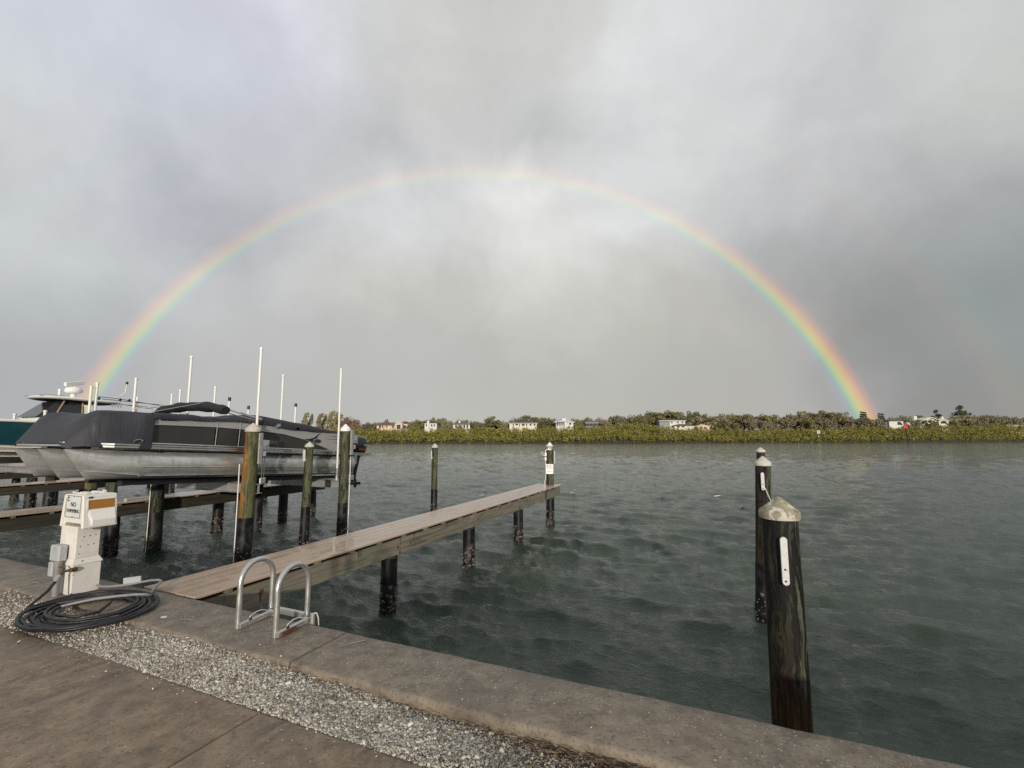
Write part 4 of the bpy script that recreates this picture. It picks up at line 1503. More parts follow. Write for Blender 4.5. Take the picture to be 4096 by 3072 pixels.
# ------------------------------------------------------------------ finger docks
def finger(x0, x1, y0, y1, piles, label, main=False, dark=False, board_cuts=(), xp=None, joist=0.62, zz=0.0):
    d = thing('finger_dock', ((x0 + x1) / 2, y0, zz), label, 'dock', 'narrow finger docks on piles')
    n = 5
    gap = 0.018
    w = (x1 - x0 - gap * (n - 1)) / n
    cuts_ = [y0, *board_cuts, y1]
    rg = random.Random(int(x0 * 10))
    for k in range(n):
        for c in range(len(cuts_) - 1):
            a = x0 + k * (w + gap)
            b = MB()
            dz = rg.uniform(-.0015, .0015)
            b.box(a, a + w, cuts_[c] + (.002 if c else 0), cuts_[c + 1] - .002, zz - 0.028 + dz, zz + 0.001 + dz)
            b.build('deck_board', 'deck', d, bevel=0.004)
    mb_ = 'beam_dark' if dark else 'beam'
    xs = x1 - 0.075
    seg = [y0 + .05, y0 + 5.75, y0 + 9.3, y1 - .12] if main else [y0 + .05, (y0 + y1) / 2, y1 - .12]
    for c in range(len(seg) - 1):
        for xx in (xs, x0 + .035):
            b = MB()
            b.box(xx, xx + .042, seg[c] + .002, seg[c + 1] - .002, zz - .325 - .004 * (c % 2), zz - .072)
            b.build('side_beam', mb_, d, bevel=0.004)
    y = y0 + .35
    while y < y1 - .1:
        b = MB()
        b.box(x0 + .03, x1 - .02 + rg.uniform(-.008, .008), y, y + .042 + .045 * rg.random(), zz - .0695, zz - .0295)
        b.build('joist', 'beam', d)
        y += joist
    for i, (xq, yq) in enumerate(piles):
        last = main and i == len(piles) - 1
        b = MB()
        r = 0.128 if main else .14
        prof = 'pile_green'
        top_ = 1.13 if last else zz - .074
        m = 9
        rgp = random.Random(i * 7 + int(x0))
        b.loft([[(xq + r * (1 - .05 * j / m) * (1 + rgp.uniform(-.012, .012)) * math.cos(q), yq + r * (1 - .05 * j / m) * math.sin(q), -.46 + (top_ + .46) * j / m) for q in np.linspace(0, 2 * PI, 23)[:-1]] for j in range(m + 1)])
        pl = b.build('pile', prof, d, smooth=50)
        b = MB()
        b.loft([[(xq + r * 1.05 * (1 + rgp.uniform(-.01, .01)) * math.cos(q), yq + r * 1.05 * math.sin(q), z) for q in np.linspace(0, 2 * PI, 23)[:-1]] for z in np.linspace(-2.2, -.43, 9)])
        b.build('sleeve', 'wrap', pl, smooth=50)
        b = MB()
        oysters(b, xq, yq, r * 1.05, WATER - .1, WATER + .42, 100, i + 20)
        b.build('oyster_crust', 'barnacle', pl)['kind'] = 'stuff'
    return d


dk = finger(-5.705, -4.865, 3.205, 15.2, [(-5.19, 6.67), (-5.2, 9.45), (-5.21, 12.28), (-5.22, 15.0)], 'long tan plank dock running from the seawall out to the lamp post', True, board_cuts=(6.22, 9.36, 12.3))
for (yy, zz_) in ((6.5, -.2), (6.85, -.2), (9.3, -.2), (12.15, -.18), (12.4, -.24), (14.85, -.2), (15.05, -.14)):
    b = MB()
    b.cyl((-4.899, yy, zz_), (-4.887, yy, zz_), .016, n=10)
    b.build('bolt', 'bolt', dk)
b = MB()
b.cyl((-4.899, 3.98, -.17), (-4.885, 3.98, -.17), .022, n=10)
b.build('bolt', 'rust', dk)['label'] = 'rusty bolt with a rust run below it'
b = MB()
b.add([(-4.8965, 3.965, -.18), (-4.8965, 3.995, -.18), (-4.8965, 3.99, -.27), (-4.8965, 3.975, -.29)], [(0, 1, 2, 3)])
b.build('rust_run', 'rust', dk)
finger(-14.14, -13.28, 3.3, 13.4, [(-13.75, 6.9), (-14.0, 9.75), (-13.85, 11.95), (-13.75, 13.1)], 'dark finger dock passing under the far side of the pontoon boat', dark=True, board_cuts=(6.6, 9.9))
finger(-22.1, -21.3, 3.3, 15.5, [(-21.75, 7.0), (-21.75, 9.9), (-21.75, 12.7), (-21.75, 15.2)], 'weathered finger dock second behind the pontoon boat, level with the teal boat hull', dark=True, board_cuts=(7, 11))
finger(-30.4, -29.5, 3.3, 17, [(-29.9, 8), (-29.9, 11), (-29.9, 14), (-29.9, 16.7)], 'most distant finger dock, a dark line below the teal boat', dark=True, board_cuts=(8, 12))

# end post of the dock: lamp, boxes, notice
EX, EY = -5.22, 15.0
t = thing('post_lamp', (EX, EY, 1.12), 'white bell-topped lamp on the tall post at the end of the dock', 'lamp')
b = MB()
b.lathe(EX, EY, [(.055, 1.125), (.055, 1.18)], 20)
b.build('base', 'pvc', t, smooth=40)
b = MB()
for k in range(3):
    z = 1.18 + k * .028
    b.lathe(EX, EY, [(.060 + .010 * k, z), (.088 + .008 * k, z + .010), (.088 + .008 * k, z + .014), (.055, z + .025)], 24)
b.build('louvre', 'pvc', t, smooth=40)
b = MB()
b.lathe(EX, EY, [(.128, 1.262), (.132, 1.270), (.105, 1.288), (.075, 1.312), (.060, 1.345), (.042, 1.372), (.015, 1.386)], 28)
b.build('shade', 'pvc', t, smooth=60)
fa = math.atan2(-EY, -EX)            # towards the wall
fx, fy = math.cos(fa), math.sin(fa)
rxv = Vector((-fy, fx, 0))           # to the left as seen from the wall? (perpendicular)
c0 = Vector((EX, EY, 0)) + Vector((fx, fy, 0)) * .15
side_ = Vector((math.cos(YAW), math.sin(YAW), 0))
t = thing('notice_sign', tuple(c0 + Vector((0, 0, .36))), 'white printed notice board fixed to the end post of the dock below the lamp', 'sign')
def plate(mb, c, sd, z0, z1, half, thick, fwd):
    p = [c - sd * half + Vector((0, 0, z0)), c + sd * half + Vector((0, 0, z0)), c + sd * half + Vector((0, 0, z1)), c - sd * half + Vector((0, 0, z1))]
    mb.loft([p, [q + fwd * thick for q in p]])
fw_ = Vector((side_.y, -side_.x, 0))
c0 = Vector((EX, EY, 0)) + fw_ * .135 - side_ * .02
b = MB()
plate(b, c0, side_, .36, .68, .122, .006, fw_)
b.build('board', 'sign_bright', t)
b = MB()
rg = random.Random(8)
def strokes(z, h, x0, x1, n, gap=.012):
    x = x0
    while x < x1:
        w = rg.uniform(.012, .034)
        p = c0 + side_ * (x + w / 2)
        plate(b, p, side_, z - h / 2, z + h / 2, min(w, x1 - x) / 2, .0078, fw_)
        x += w + gap * rg.uniform(.3, .8)
strokes(.585, .012, -.10, .10, 8)
strokes(.552, .012, -.10, .10, 8)
strokes(.512, .005, -.075, .06, 8)
strokes(.482, .005, -.08, .085, 8)
strokes(.435, .020, -.07, .0, 5)
strokes(.440, .010, .03, .10, 5)
strokes(.628, .010, -.03, .095, 5)
plate(b, c0 - side_ * .072, side_, .615, .648, .019, .0078, fw_)
plate(b, c0 + side_ * .02, side_, .644, .652, .03, .0078, fw_)
b.build('printing', 'ink', t)
t = thing('outlet_boxes', (EX - .14, EY - .06, .8), 'white electrical boxes and conduit on the left of the lamp post', 'electrical box')
cb = Vector((EX, EY, 0)) - side_ * .145 + fw_ * .03
for (z0, z1, nm) in ((.93, 1.05, 'switch_box'), (.79, .90, 'outlet_box')):
    b = MB()
    plate(b, cb, side_, z0, z1, .032, .06, fw_)
    b.build(nm, 'pvc', t, bevel=.008)
b = MB()
q = cb + fw_ * .03
b.tube([q + Vector((0, 0, .79)), q + Vector((0, 0, .40)), q + Vector((0, 0, .22)) + side_ * .0, q + Vector((0, 0, .10)) - side_ * .03, q + Vector((0, 0, .01)) - side_ * .05], .010, 8)
b.tube([q + Vector((0, 0, 1.05)), q + Vector((0, 0, 1.12)), q + Vector((0, 0, 1.15)) + side_ * .04, q + side_ * .10 + Vector((0, 0, 1.155))], .014, 8)
b.build('conduit', 'pvc', t)
b = MB()
q2 = cb - side_ * .09 + fw_ * .03
b.tube([q2 + side_ * .055 + Vector((0, 0, .95)), q2 + Vector((0, 0, .955)) + side_ * .02, q2 + Vector((0, 0, 1.0)), q2 + Vector((0, 0, 1.06)) + side_ * .01, q2 + Vector((0, 0, 1.085)) - side_ * .03, q2 + Vector((0, 0, 1.05)) - side_ * .06, q2 + Vector((0, 0, 1.0)) - side_ * .065], .009, 8)
b.build('hook', 'hook', t)
t = thing('bumper_strip', (EX + .15, EY + .06, .67), 'pale grey rounded strip on the right side of the lamp post', 'bumper')
cb = Vector((EX, EY, 0)) + side_ * .155 + fw_ * .0
b = MB()
plate(b, cb, side_, .68, 1.10, .028, .03, fw_)
b.build('strip', 'grey_box', t, bevel=.012)


# ------------------------------------------------------------------ dock ladder
ld = thing('dock_ladder', (-3.58, 3.05, 0), 'aluminium boarding ladder with two hooped handrails on the seawall edge', 'ladder')
for i, x in enumerate((-3.79, -3.35)):
    b = MB()
    yn, yf, zt = 2.865, 3.215, 0.515
    rr_ = (yf - yn) / 2
    pts_ = [(x + .02, yn, 0.0), (x + .02, yn, zt - rr_ - .10), (x + .018, yn + .004, zt - rr_ - .05)]
    for k in range(0, 17):
        q = PI - PI * k / 16
        pts_.append((x + .018 - .036 * k / 16, (yn + yf) / 2 + rr_ * math.cos(q), zt - rr_ + rr_ * math.sin(q)))
    pts_ += [(x - .018, yf, zt - rr_ - .08), (x - .018, yf, .02)]
    b.tube(pts_, .0225, 16)
    h = b.build('handrail', 'rail_alu', ld, smooth=50)
    b = MB()
    b.bar((x + .05, 2.85, .022), (x + .02, 3.20, .022), .035, .042)
    b.build('base_rail', 'rail_alu', ld, bevel=.004)
    b = MB()
    xc = x + .05
    b.tube([(xc, 2.93, .045), (xc, 2.96, .075), (xc - .004, 3.01, .088), (xc - .008, 3.07, .085), (xc - .014, 3.13, .06), (xc - .014, 3.16, .046)], .0045, 6)
    b.build('cable', 'rope', ld)
    b = MB()
    b.bar((xc, 2.935, .05), (xc - .002, 2.965, .05), .02, .018)
    b.build('clamp', 'bolt', ld)
    b = MB()
    b.bar((x, 3.225, -.02), (x, 3.225, -1.6), .05, .035, (0, 1, 0))
    b.build('stringer', 'rail_alu', ld)
for z in (-.30, -.6, -.9, -1.2):
    b = MB()
    b.bar((-3.79, 3.235, z), (-3.35, 3.235, z), .06, .03)
    b.build('rung', 'rail_alu', ld)
b = MB()
b.bar((-3.775, 3.245, .026), (-3.365, 3.245, .026), .035, .05)
b.build('crossbar', 'rail_alu', ld, bevel=.003)
b = MB()
b.cyl((-3.285, 3.20, -.08), (-3.285, 3.20, .075), .021, n=14)
b.build('stub_post', 'rail_alu', ld, smooth=40)
b = MB()
b.tube([(-3.285, 3.20, .07), (-3.265, 3.205, .085), (-3.25, 3.21, .08), (-3.237, 3.215, .04), (-3.232, 3.22, -.03), (-3.232, 3.22, -.2)], .005, 6)
b.build('cord', 'rope', ld)
b = MB()
b.bar((-3.275, 2.89, .018), (-3.283, 3.02, .022), .012, .03)
b.build('rust_patch', 'rust', ld)['label'] = 'rusted lower edge of the right base rail'


# ------------------------------------------------------------------ power pedestal
PX, PY = -6.05, 2.72
pd = thing('power_pedestal', (-6.22, 2.84, 0), 'white dockside power and water pedestal with an amber lamp window and a sign', 'pedestal')
b = MB()
b.box(-6.385, PX, 2.725, 2.965, 0.0, 0.292)
b.build('lower_cabinet', 'white_paint', pd, bevel=.004)
b = MB()
lo_ = [(-6.392, 2.718), (PX + .006, 2.718), (PX + .006, 2.972), (-6.392, 2.972)]
hi_ = [(-6.375, 2.735), (PX - .016, 2.735), (PX - .016, 2.945), (-6.375, 2.945)]
b.loft([[(x, y, .2925) for x, y in lo_], [(x, y, .300) for x, y in lo_], [(x, y, .352) for x, y in hi_]])
b.build('sloped_collar', 'white_paint', pd)
b = MB()
b.box(-6.372, PX - .018, 2.738, 2.942, .352, .67)
b.build('column', 'white_paint', pd, bevel=.004)
# hooded head: flared hood on the two broad faces, flat ends
b = MB()
prof = [(-6.40, .655), (-6.375, .655), (-6.33, .70), (-6.06, .70), (-6.01, .652), (-5.985, .655), (-5.992, .80), (-6.012, .975), (-6.03, .99), (-6.36, .99), (-6.385, .975), (-6.408, .80)]
b.loft([[(x, y, z) for x, z in prof] for y in (2.752, 2.758, 3.02, 3.026)])
hd = b.build('head', 'white_paint', pd, bevel=.005)
# side shells of the hood
for xs_, sg in ((-5.985, 1), (-6.405, -1)):
    b = MB()
    b.loft([[(xs_ + sg * .012, 2.735, .655), (xs_ + sg * .012, 3.04, .655), (xs_ - sg * .028, 3.038, .985), (xs_ - sg * .028, 2.737, .985)],
            [(xs_ - sg * .022, 2.735, .655), (xs_ - sg * .022, 3.04, .655), (xs_ - sg * .062, 3.038, .99), (xs_ - sg * .062, 2.737, .99)]])
    b.build('hood', 'white_paint', hd, bevel=.008)
xf = lambda z: -5.985 + .012 - .040 * (z - .655) / .33
b = MB()
b.loft([[(xf(z) + o_, y, z) for y, z in ((2.785, .848), (3.01, .848), (3.01, .935), (2.785, .935))] for o_ in (.0, .004)])
b.build('lamp_lens', 'amber', pd)
b = MB()
b.loft([[(xf(z) + o_, y, z) for y, z in ((2.778, .938), (3.018, .938), (3.018, .946), (2.778, .946))] for o_ in (.0, .009)])
b.loft([[(xf(z) + o_, y, z) for y, z in ((2.768, .845), (2.779, .845), (2.779, .94), (2.768, .94))] for o_ in (.0, .009)])
b.build('lens_frame', 'white_paint', pd)
b = MB()
b.add([(xf(.84) + .002, 2.79, .84), (xf(.84) + .002, 3.015, .84), (xf(.74) + .020, 3.015, .735), (xf(.74) + .020, 2.815, .735), (xf(.67) + .003, 3.015, .672), (xf(.67) + .003, 2.815, .672), (xf(.8) + .001, 2.775, .80), (xf(.67) + .002, 2.79, .672)],
      [(0, 1, 2, 3), (3, 2, 4, 5), (6, 0, 3), (6, 3, 5, 7)])
o = b.build('outlet_cover', 'white_gel', pd)
b = MB()
b.loft([[(xf(.962) + o_, 2.80 + .022 * math.cos(q), .964 + .011 * math.sin(q)) for q in np.linspace(0, 2 * PI, 17)[:-1]] for o_ in (.001, .005)])
b.build('maker_badge', 'brass', pd)
# ribs and clips on the top
for y in (2.79, 2.86, 2.95):
    b = MB()
    b.box(-6.34, -6.10, y, y + .035, .9905, 1.003)
    b.build('top_rib', 'white_paint', pd, bevel=.003)
for x, y in ((-6.30, 2.77), (-6.18, 2.78), (-6.20, 2.99)):
    b = MB()
    b.box(x, x + .03, y, y + .02, 1.0005, 1.016)
    b.build('clip', 'white_paint', pd)
for k, (y, z) in enumerate(((2.80, .565), (2.85, .567), (2.90, .57), (2.84, .475), (2.89, .477), (2.775, .47), (2.76, .12), (2.77, .40))):
    b = MB()
    b.cyl((PX - .0185, y, z), (PX - .015, y, z), .005, n=8)
    b.build('rivet', 'bolt', pd)
b = MB()
for (y, z, s_) in ((2.80, .325, .012), (2.81, .318, .008), (2.795, .312, .006), (2.728, .02, .012), (2.73, .20, .006), (2.94, .05, .007)):
    b.lathe(PX - .006 if .3 < z < .34 else PX + .0005, y, [(s_ * .6, z - s_ * .4), (s_ * .8, z), (s_ * .3, z + s_ * .4)], 6)
b.build('rust_spots', 'rust', pd)
# NO SWIMMING plate on the end that faces the path
ys = 2.7515
b = MB()
b.box(-6.355, -6.065, ys - .004, ys - .0005, .752, .982)
sg = b.build('sign_plate', 'sign', pd)
b = MB()
for (x0, x1, z0, z1) in ((-6.352, -6.068, .755, .760), (-6.352, -6.068, .974, .979), (-6.352, -6.347, .760, .974), (-6.073, -6.068, .760, .974)):
    b.box(x0, x1, ys - .0056, ys - .0042, z0, z1)
b.build('border', 'ink', sg)
for body, z, sz, xs_ in (('NO', .888, .066, .95), ('SWIMMING', .822, .054, .90)):
    text('lettering', body, 'ink', sg, (-6.207, ys - .006, z), (PI / 2, 0, 0), sz, xs_, .0)
b = MB()
cxs, czs = -6.310, .942
b.loft([[(cxs + .024 * math.cos(q), y_, czs + .026 * math.sin(q)) for q in np.linspace(0, 2 * PI, 21)[:-1]] for y_ in (ys - .0042, ys - .0054)])
b.build('emblem', 'panel_dark', sg)
b = MB()
b.loft([[(cxs + .016 + .010 * math.cos(q) - .01 * (q > 3), y_, czs - .002 + .014 * math.sin(q)) for q in np.linspace(0, 2 * PI, 13)[:-1]] for y_ in (ys - .0055, ys - .0062)])
b.bar((cxs - .015, ys - .006, czs + .01), (cxs + .008, ys - .006, czs - .012), .0015, .006, (0, 0, 1))
b.build('emblem_wave', 'sign', sg)
for z in (.969, .766):
    b = MB()
    b.cyl((-6.21, ys - .004, z), (-6.21, ys - .0075, z), .005, n=8)
    b.build('screw', 'bolt', sg)
# grey outlet box and conduit on the same side, water tap on the corner
b = MB()
b.box(-6.34, -6.17, 2.648, 2.724, .33, .49)
b.build('outlet_box', 'grey_box', pd, bevel=.012)
b = MB()
b.box(-6.33, -6.25, 2.640, 2.70, .18, .325)
b.build('junction_box', 'grey_box', pd, bevel=.01)
b = MB()
b.cyl((-6.19, 2.665, -.03), (-6.19, 2.665, .34), .030, n=16)
b.build('riser_pipe', 'grey_pipe', pd, smooth=40)
b = MB()
b.cyl((-6.035, 2.745, .262), (-6.02, 2.69, .262), .022, n=12)
b.tube([(-6.04, 2.715, .262), (-6.06, 2.66, .255), (-6.05, 2.62, .225)], .014, 8)
b.bar((-6.06, 2.66, .28), (-6.10, 2.64, .30), .03, .01)
b.build('water_tap', 'brass', pd)

# hose coiled at the foot of the pedestal
hz_ = thing('garden_hose', (-5.32, 2.55, 0), 'thick black water hose lying in a loose coil at the foot of the pedestal', 'hose')
rg = random.Random(21)
pts_ = []
gz2 = lambda x, y: -0.020 if y < 2.13 else (0.0 if y > 2.60 else gz(x, y) + .02)
pts_ += [(-6.05, 2.62, .225), (-6.03, 2.585, .18), (-5.99, 2.52, .12), (-5.93, 2.42, .07), (-5.87, 2.33, .035)]
cx0, cy0 = -5.35, 2.55
loops = 9
tt0 = math.atan2(2.30 - cy0, -5.84 - cx0)
for k in range(1, loops * 26):
    t_ = k / 26.0
    a = tt0 + 2 * PI * t_
    li = int(t_)
    rgk = random.Random(100 + li)
    nxt = random.Random(101 + li)
    f_ = t_ - li
    sm = f_ * f_ * (3 - 2 * f_)
    g = lambda lo, hi: rgk.uniform(lo, hi) * (1 - sm) + nxt.uniform(lo, hi) * sm
    ra = g(.31, .50)
    ox, oy = g(-.09, .09), g(-.06, .06)
    ex = 1.12 + g(-.1, .1)
    x = cx0 + ox + ra * ex * math.cos(a) * .98
    y = cy0 + oy + ra * .92 * math.sin(a)
    z = gz2(x, y) + .016 + .0075 * li * g(.5, 1.0)
    pts_.append((x, y, z))
pts_ += [(cx0 - .1, cy0 + .25, .075), (cx0 + .1, cy0 + .12, .06), (cx0 + .22, cy0 - .02, .045), (cx0 + .16, cy0 - .16, .04), (cx0 - .05, cy0 - .2, .035)]
b = MB()
b.tube(pts_, .0138, 8)
b.build('hose', 'hose', hz_, smooth=60)
b = MB()
b.cyl((-6.052, 2.622, .228), (-6.028, 2.582, .178), .018, n=10)
b.build('coupling', 'alu', hz_)
# grey conduit with a junction box from the pedestal to the dock
cd = thing('grey_conduit', (-5.75, 3.1, 0), 'grey conduit with a flat junction box looping from the pedestal towards the dock', 'conduit')
b = MB()
b.tube([(-6.03, 2.94, .055), (-6.015, 2.965, .03), (-5.97, 3.01, .022), (-5.90, 3.075, .022), (-5.83, 3.14, .028), (-5.76, 3.20, .04), (-5.68, 3.255, .055), (-5.60, 3.285, .06), (-5.54, 3.28, .055), (-5.51, 3.245, .05),
        (-5.44, 3.16, .03), (-5.33, 3.06, .022), (-5.22, 3.00, .025), (-5.14, 2.95, .06), (-5.13, 2.90, .085), (-5.18, 2.84, .095), (-5.28, 2.75, .095), (-5.42, 2.63, .085), (-5.55, 2.52, .06), (-5.62, 2.46, .04)], .0125, 8)
b.build('pipe', 'grey_pipe', cd, smooth=60)
b = MB()
b.bar((-5.885, 3.10, .062), (-5.765, 3.205, .072), .022, .065)
b.build('junction_box', 'grey_box', cd, bevel=.004)
# white bird dropping and painted ticks on the cap
b = MB()
rg = random.Random(2)
b.loft([[(-4.595 + (.03 + rg.uniform(-.008, .008)) * r_ * math.cos(q), 2.765 + (.026 + rg.uniform(-.006, .006)) * r_ * math.sin(q), z) for q in np.linspace(0, 2 * PI, 13)[:-1]] for r_, z in ((1, .0005), (.8, .003))])
tag(b.build('bird_dropping', 'hook'), 'white bird dropping on the seawall cap between the hose and the ladder', 'bird dropping')
MAT['chalk'] = plain('worn_white_paint', (0.36, 0.36, 0.34), 0.7, var=0.35, scale=30)
for i, (x, y, L, a, w, lb) in enumerate(((-2.66, 3.05, .12, 1.05, .017, 'worn white paint stroke on the seawall slab right of the ladder'), (-4.33, 2.80, .14, .25, .012, 'faint white paint scrape on the cap left of the ladder'), (-6.93, 2.80, .16, .1, .02, 'white paint smear on the cap beyond the pedestal'))):
    b = MB()
    rg = random.Random(i)
    d = Vector((math.cos(a), math.sin(a), 0))
    s_ = Vector((-d.y, d.x, 0))
    n = 9
    up_, dn = [], []
    for k in range(n):
        c = Vector((x, y, .0042)) + d * L * (k / (n - 1) - .5)
        up_.append(c + s_ * w / 2 * rg.uniform(.6, 1.1))
        dn.append(c - s_ * w / 2 * rg.uniform(.6, 1.1))
    b.add(up_ + dn[::-1], [tuple(range(2 * n))])
    tag(b.build('paint_mark', 'chalk'), lb, 'paint mark')


# ------------------------------------------------------------------ the teal boat beyond the second dock, and what stands round it
b2 = thing('centre_console_boat', (-25.4, 13.0, 0.55), 'dark teal fishing boat with cream bottom and hard top, behind the pontoon boat', 'boat')
XN, XC, HB = -24.0, -25.5, 1.5
def hull_ring(y):
    """half breadth, sheer, chine and keel heights along the length; bow towards the wall"""
    t = np.interp(y, [4.3, 5.2, 6.4, 8.0, 10.0, 14.6], [0.02, .34, .66, .90, 1.0, .97])
    sh = np.interp(y, [4.3, 6, 8.2, 9.6, 14.6], [2.42, 2.31, 2.19, 2.13, 2.02])
    ch = np.interp(y, [4.3, 6, 8.2, 9.6, 14.6], [1.75, 1.50, 1.29, 1.21, 1.05])
    ke = np.interp(y, [4.3, 5.0, 6.0, 8.2, 9.6, 14.6], [1.7, 1.1, .75, .60, .55, .50])
    return t * HB, sh, ch, ke
ysn = np.linspace(4.3, 14.6, 24)
up_b, lo_b = MB(), MB()
ru, rl_ = [], []
for y in ysn:
    h, sh, ch, ke = hull_ring(y)
    ru.append([(XC + h * .93, y, ch), (XC + h * .97, y, (sh + ch) / 2), (XC + h, y, sh), (XC - h, y, sh), (XC - h * .97, y, (sh + ch) / 2), (XC - h * .93, y, ch)])
    rl_.append([(XC - h * .93, y, ch - .003), (XC - h * .86, y, ch - (ch - ke) * .3), (XC - h * .5, y, ch - (ch - ke) * .68), (XC, y, ke), (XC + h * .5, y, ch - (ch - ke) * .68), (XC + h * .86, y, ch - (ch - ke) * .3), (XC + h * .93, y, ch - .003)])
up_b.loft(ru)
up_b.build('topsides', 'teal', b2, smooth=40)
lo_b.loft(rl_)
lo_b.build('bottom', 'cream_hull', b2, smooth=30)
b = MB()
for s in (1, -1):
    b.tube([(XC + s * hull_ring(y)[0], y, hull_ring(y)[1]) for y in ysn], .055, 6)
b.build('rub_rail', 'white_gel', b2, smooth=60)
for f_ in (.10, .32, .60):
    b = MB()
    for s in (1, -1):
        q = []
        for y in ysn[3:]:
            h, sh, ch, ke = hull_ring(y)
            xk = np.interp(f_, [0, .3, .68, 1], [.93, .86, .5, 0])
            q.append((XC + s * h * (xk + .02), y, ch - (ch - ke) * f_ - .01))
        b.tube(q, .022, 5)
    b.build('spray_strake', 'white_gel', b2)
b = MB()
b.prism([(x, y) for x, y in [(XC + hull_ring(y)[0] * .96, y) for y in ysn] + [(XC - hull_ring(y)[0] * .96, y) for y in ysn[::-1]]], 'z', 2.0, 2.035)
b.build('deck', 'white_gel', b2)
b = MB()
b.prism([(9.4, 2.03), (9.55, 2.36), (9.95, 2.42), (11.6, 2.42), (11.6, 2.03)], 'x', -26.2, -24.8)
b.build('console', 'white_gel', b2, bevel=.04)
b = MB()
b.add([(-24.75, 9.45, 2.36), (-26.25, 9.45, 2.36), (-26.1, 10.15, 3.02), (-24.9, 10.15, 3.02), (-24.78, 9.47, 2.36), (-24.76, 10.9, 2.40), (-24.88, 10.95, 3.02), (-26.24, 10.9, 2.40), (-26.12, 10.95, 3.02)],
      [(0, 1, 2, 3), (0, 5, 6, 3), (1, 7, 8, 2)])
b.build('windshield', 'dark_glass', b2)
b = MB()
for s in (-24.74, -26.26):
    for (y0, y1) in ((9.9, 10.35), (11.5, 11.3), (10.95, 10.95)):
        b.tube([(s, y0, 2.05), (s + (.08 if s < -25 else -.08), y1, 3.08)], .028, 8)
b.build('top_frame', 'tan_leather', b2)
for x in (-25.1, -25.85):
    b = MB()
    b.loft([[(x + w * .28 * math.cos(q), 11.0 + .09 * math.sin(q), z) for q in np.linspace(0, 2 * PI, 13)[:-1]] for w, z in ((1, 2.2), (1.05, 2.6), (.9, 2.82), (.6, 2.9))])
    b.build('helm_seat', 'tan_leather', b2, smooth=60)
b = MB()
def top_ring(z, g):
    out = []
    for q in np.linspace(0, 2 * PI, 41)[:-1]:
        cx_, sy_ = math.cos(q), math.sin(q)
        x = XC + (1.02 - g) * math.copysign(abs(cx_) ** .55, cx_)
        y = 10.95 + (1.42 - g) * math.copysign(abs(sy_) ** (.75 if sy_ < 0 else .4), sy_)
        out.append((x, y, z - .045 * (y - 10.95)))
    return out
b.loft([top_ring(3.06, .10), top_ring(3.08, .03), top_ring(3.13, 0), top_ring(3.17, .03), top_ring(3.19, .14)])
ht = b.build('hard_top', 'white_gel', b2, smooth=50)
b = MB()
b.loft([top_ring(3.03, .25), top_ring(3.057, .13)])
b.build('top_liner', 'canvas_black', ht)
b = MB()
b.tube([(-24.9, 9.55, 3.235), (-24.8, 9.8, 3.26), (-24.75, 10.3, 3.25)], .018, 6)
b.tube([(-26.1, 9.55, 3.235), (-26.2, 9.8, 3.26), (-26.25, 10.3, 3.25)], .018, 6)
b.tube([(-24.9, 9.62, 3.25), (-26.1, 9.62, 3.25)], .018, 6)
b.build('grab_rail', 'alu', ht)
for k in range(4):
    b = MB()
    b.cyl((-24.62, 11.95 + .11 * k, 2.88), (-24.66, 11.90 + .11 * k, 3.10), .028, n=8)
    b.build('rod_holder', 'alu', ht)
rd = b2
b = MB()
b.lathe(XC + .1, 10.85, [(.16, 3.17), (.12, 3.20), (.085, 3.38), (.13, 3.42)], 16)
b.build('radar_mast', 'white_gel', b2, smooth=50)
b = MB()
b.lathe(XC + .1, 10.85, [(.20, 3.42), (.29, 3.46), (.31, 3.56), (.25, 3.67), (.10, 3.72)], 24)
b.build('radar_base', 'white_gel', b2, smooth=60)
b = MB()
b.bar((XC + .1 + .12, 10.48, 3.77), (XC + .1 - .12, 11.22, 3.93), .13, .17)
b.cyl((XC + .1, 10.85, 3.70), (XC + .1, 10.85, 3.79), .07, n=10)
b.build('radar_scanner', 'white_gel', b2, bevel=.04)
b = MB()
b.tube([(-24.7, 11.75, 3.14), (-24.7, 12.25, 3.40), (-24.7, 12.42, 3.55), (-24.7, 12.46, 3.98)], .022, 6)
b.build('mast_light', 'white_gel', b2)
b = MB()
b.cyl((-24.7, 12.46, 3.95), (-24.7, 12.46, 4.06), .05, n=8)
b.build('light_lens', 'black', b2)
for s in (-24.55, -26.45):
    b = MB()
    b.tube([(s, 11.3, 3.30), (s, 12.2, 3.24), (s, 14.6, 2.96)], .014, 5)
    b.tube([(s, 11.5, 3.20), (s, 12.3, 3.16), (s, 15.2, 3.02)], .012, 5)
    for y in (11.35, 12.15, 12.5):
        b.bar((s, y, 3.16), (s, y + .06, 3.26), .05, .08)
    b.build('outrigger', 'black', b2)
b = MB()
b.box(-25.9, -25.1, 14.6, 15.1, 1.3, 2.5)
b.build('outboard_motor', 'white_gel', b2, bevel=.12)

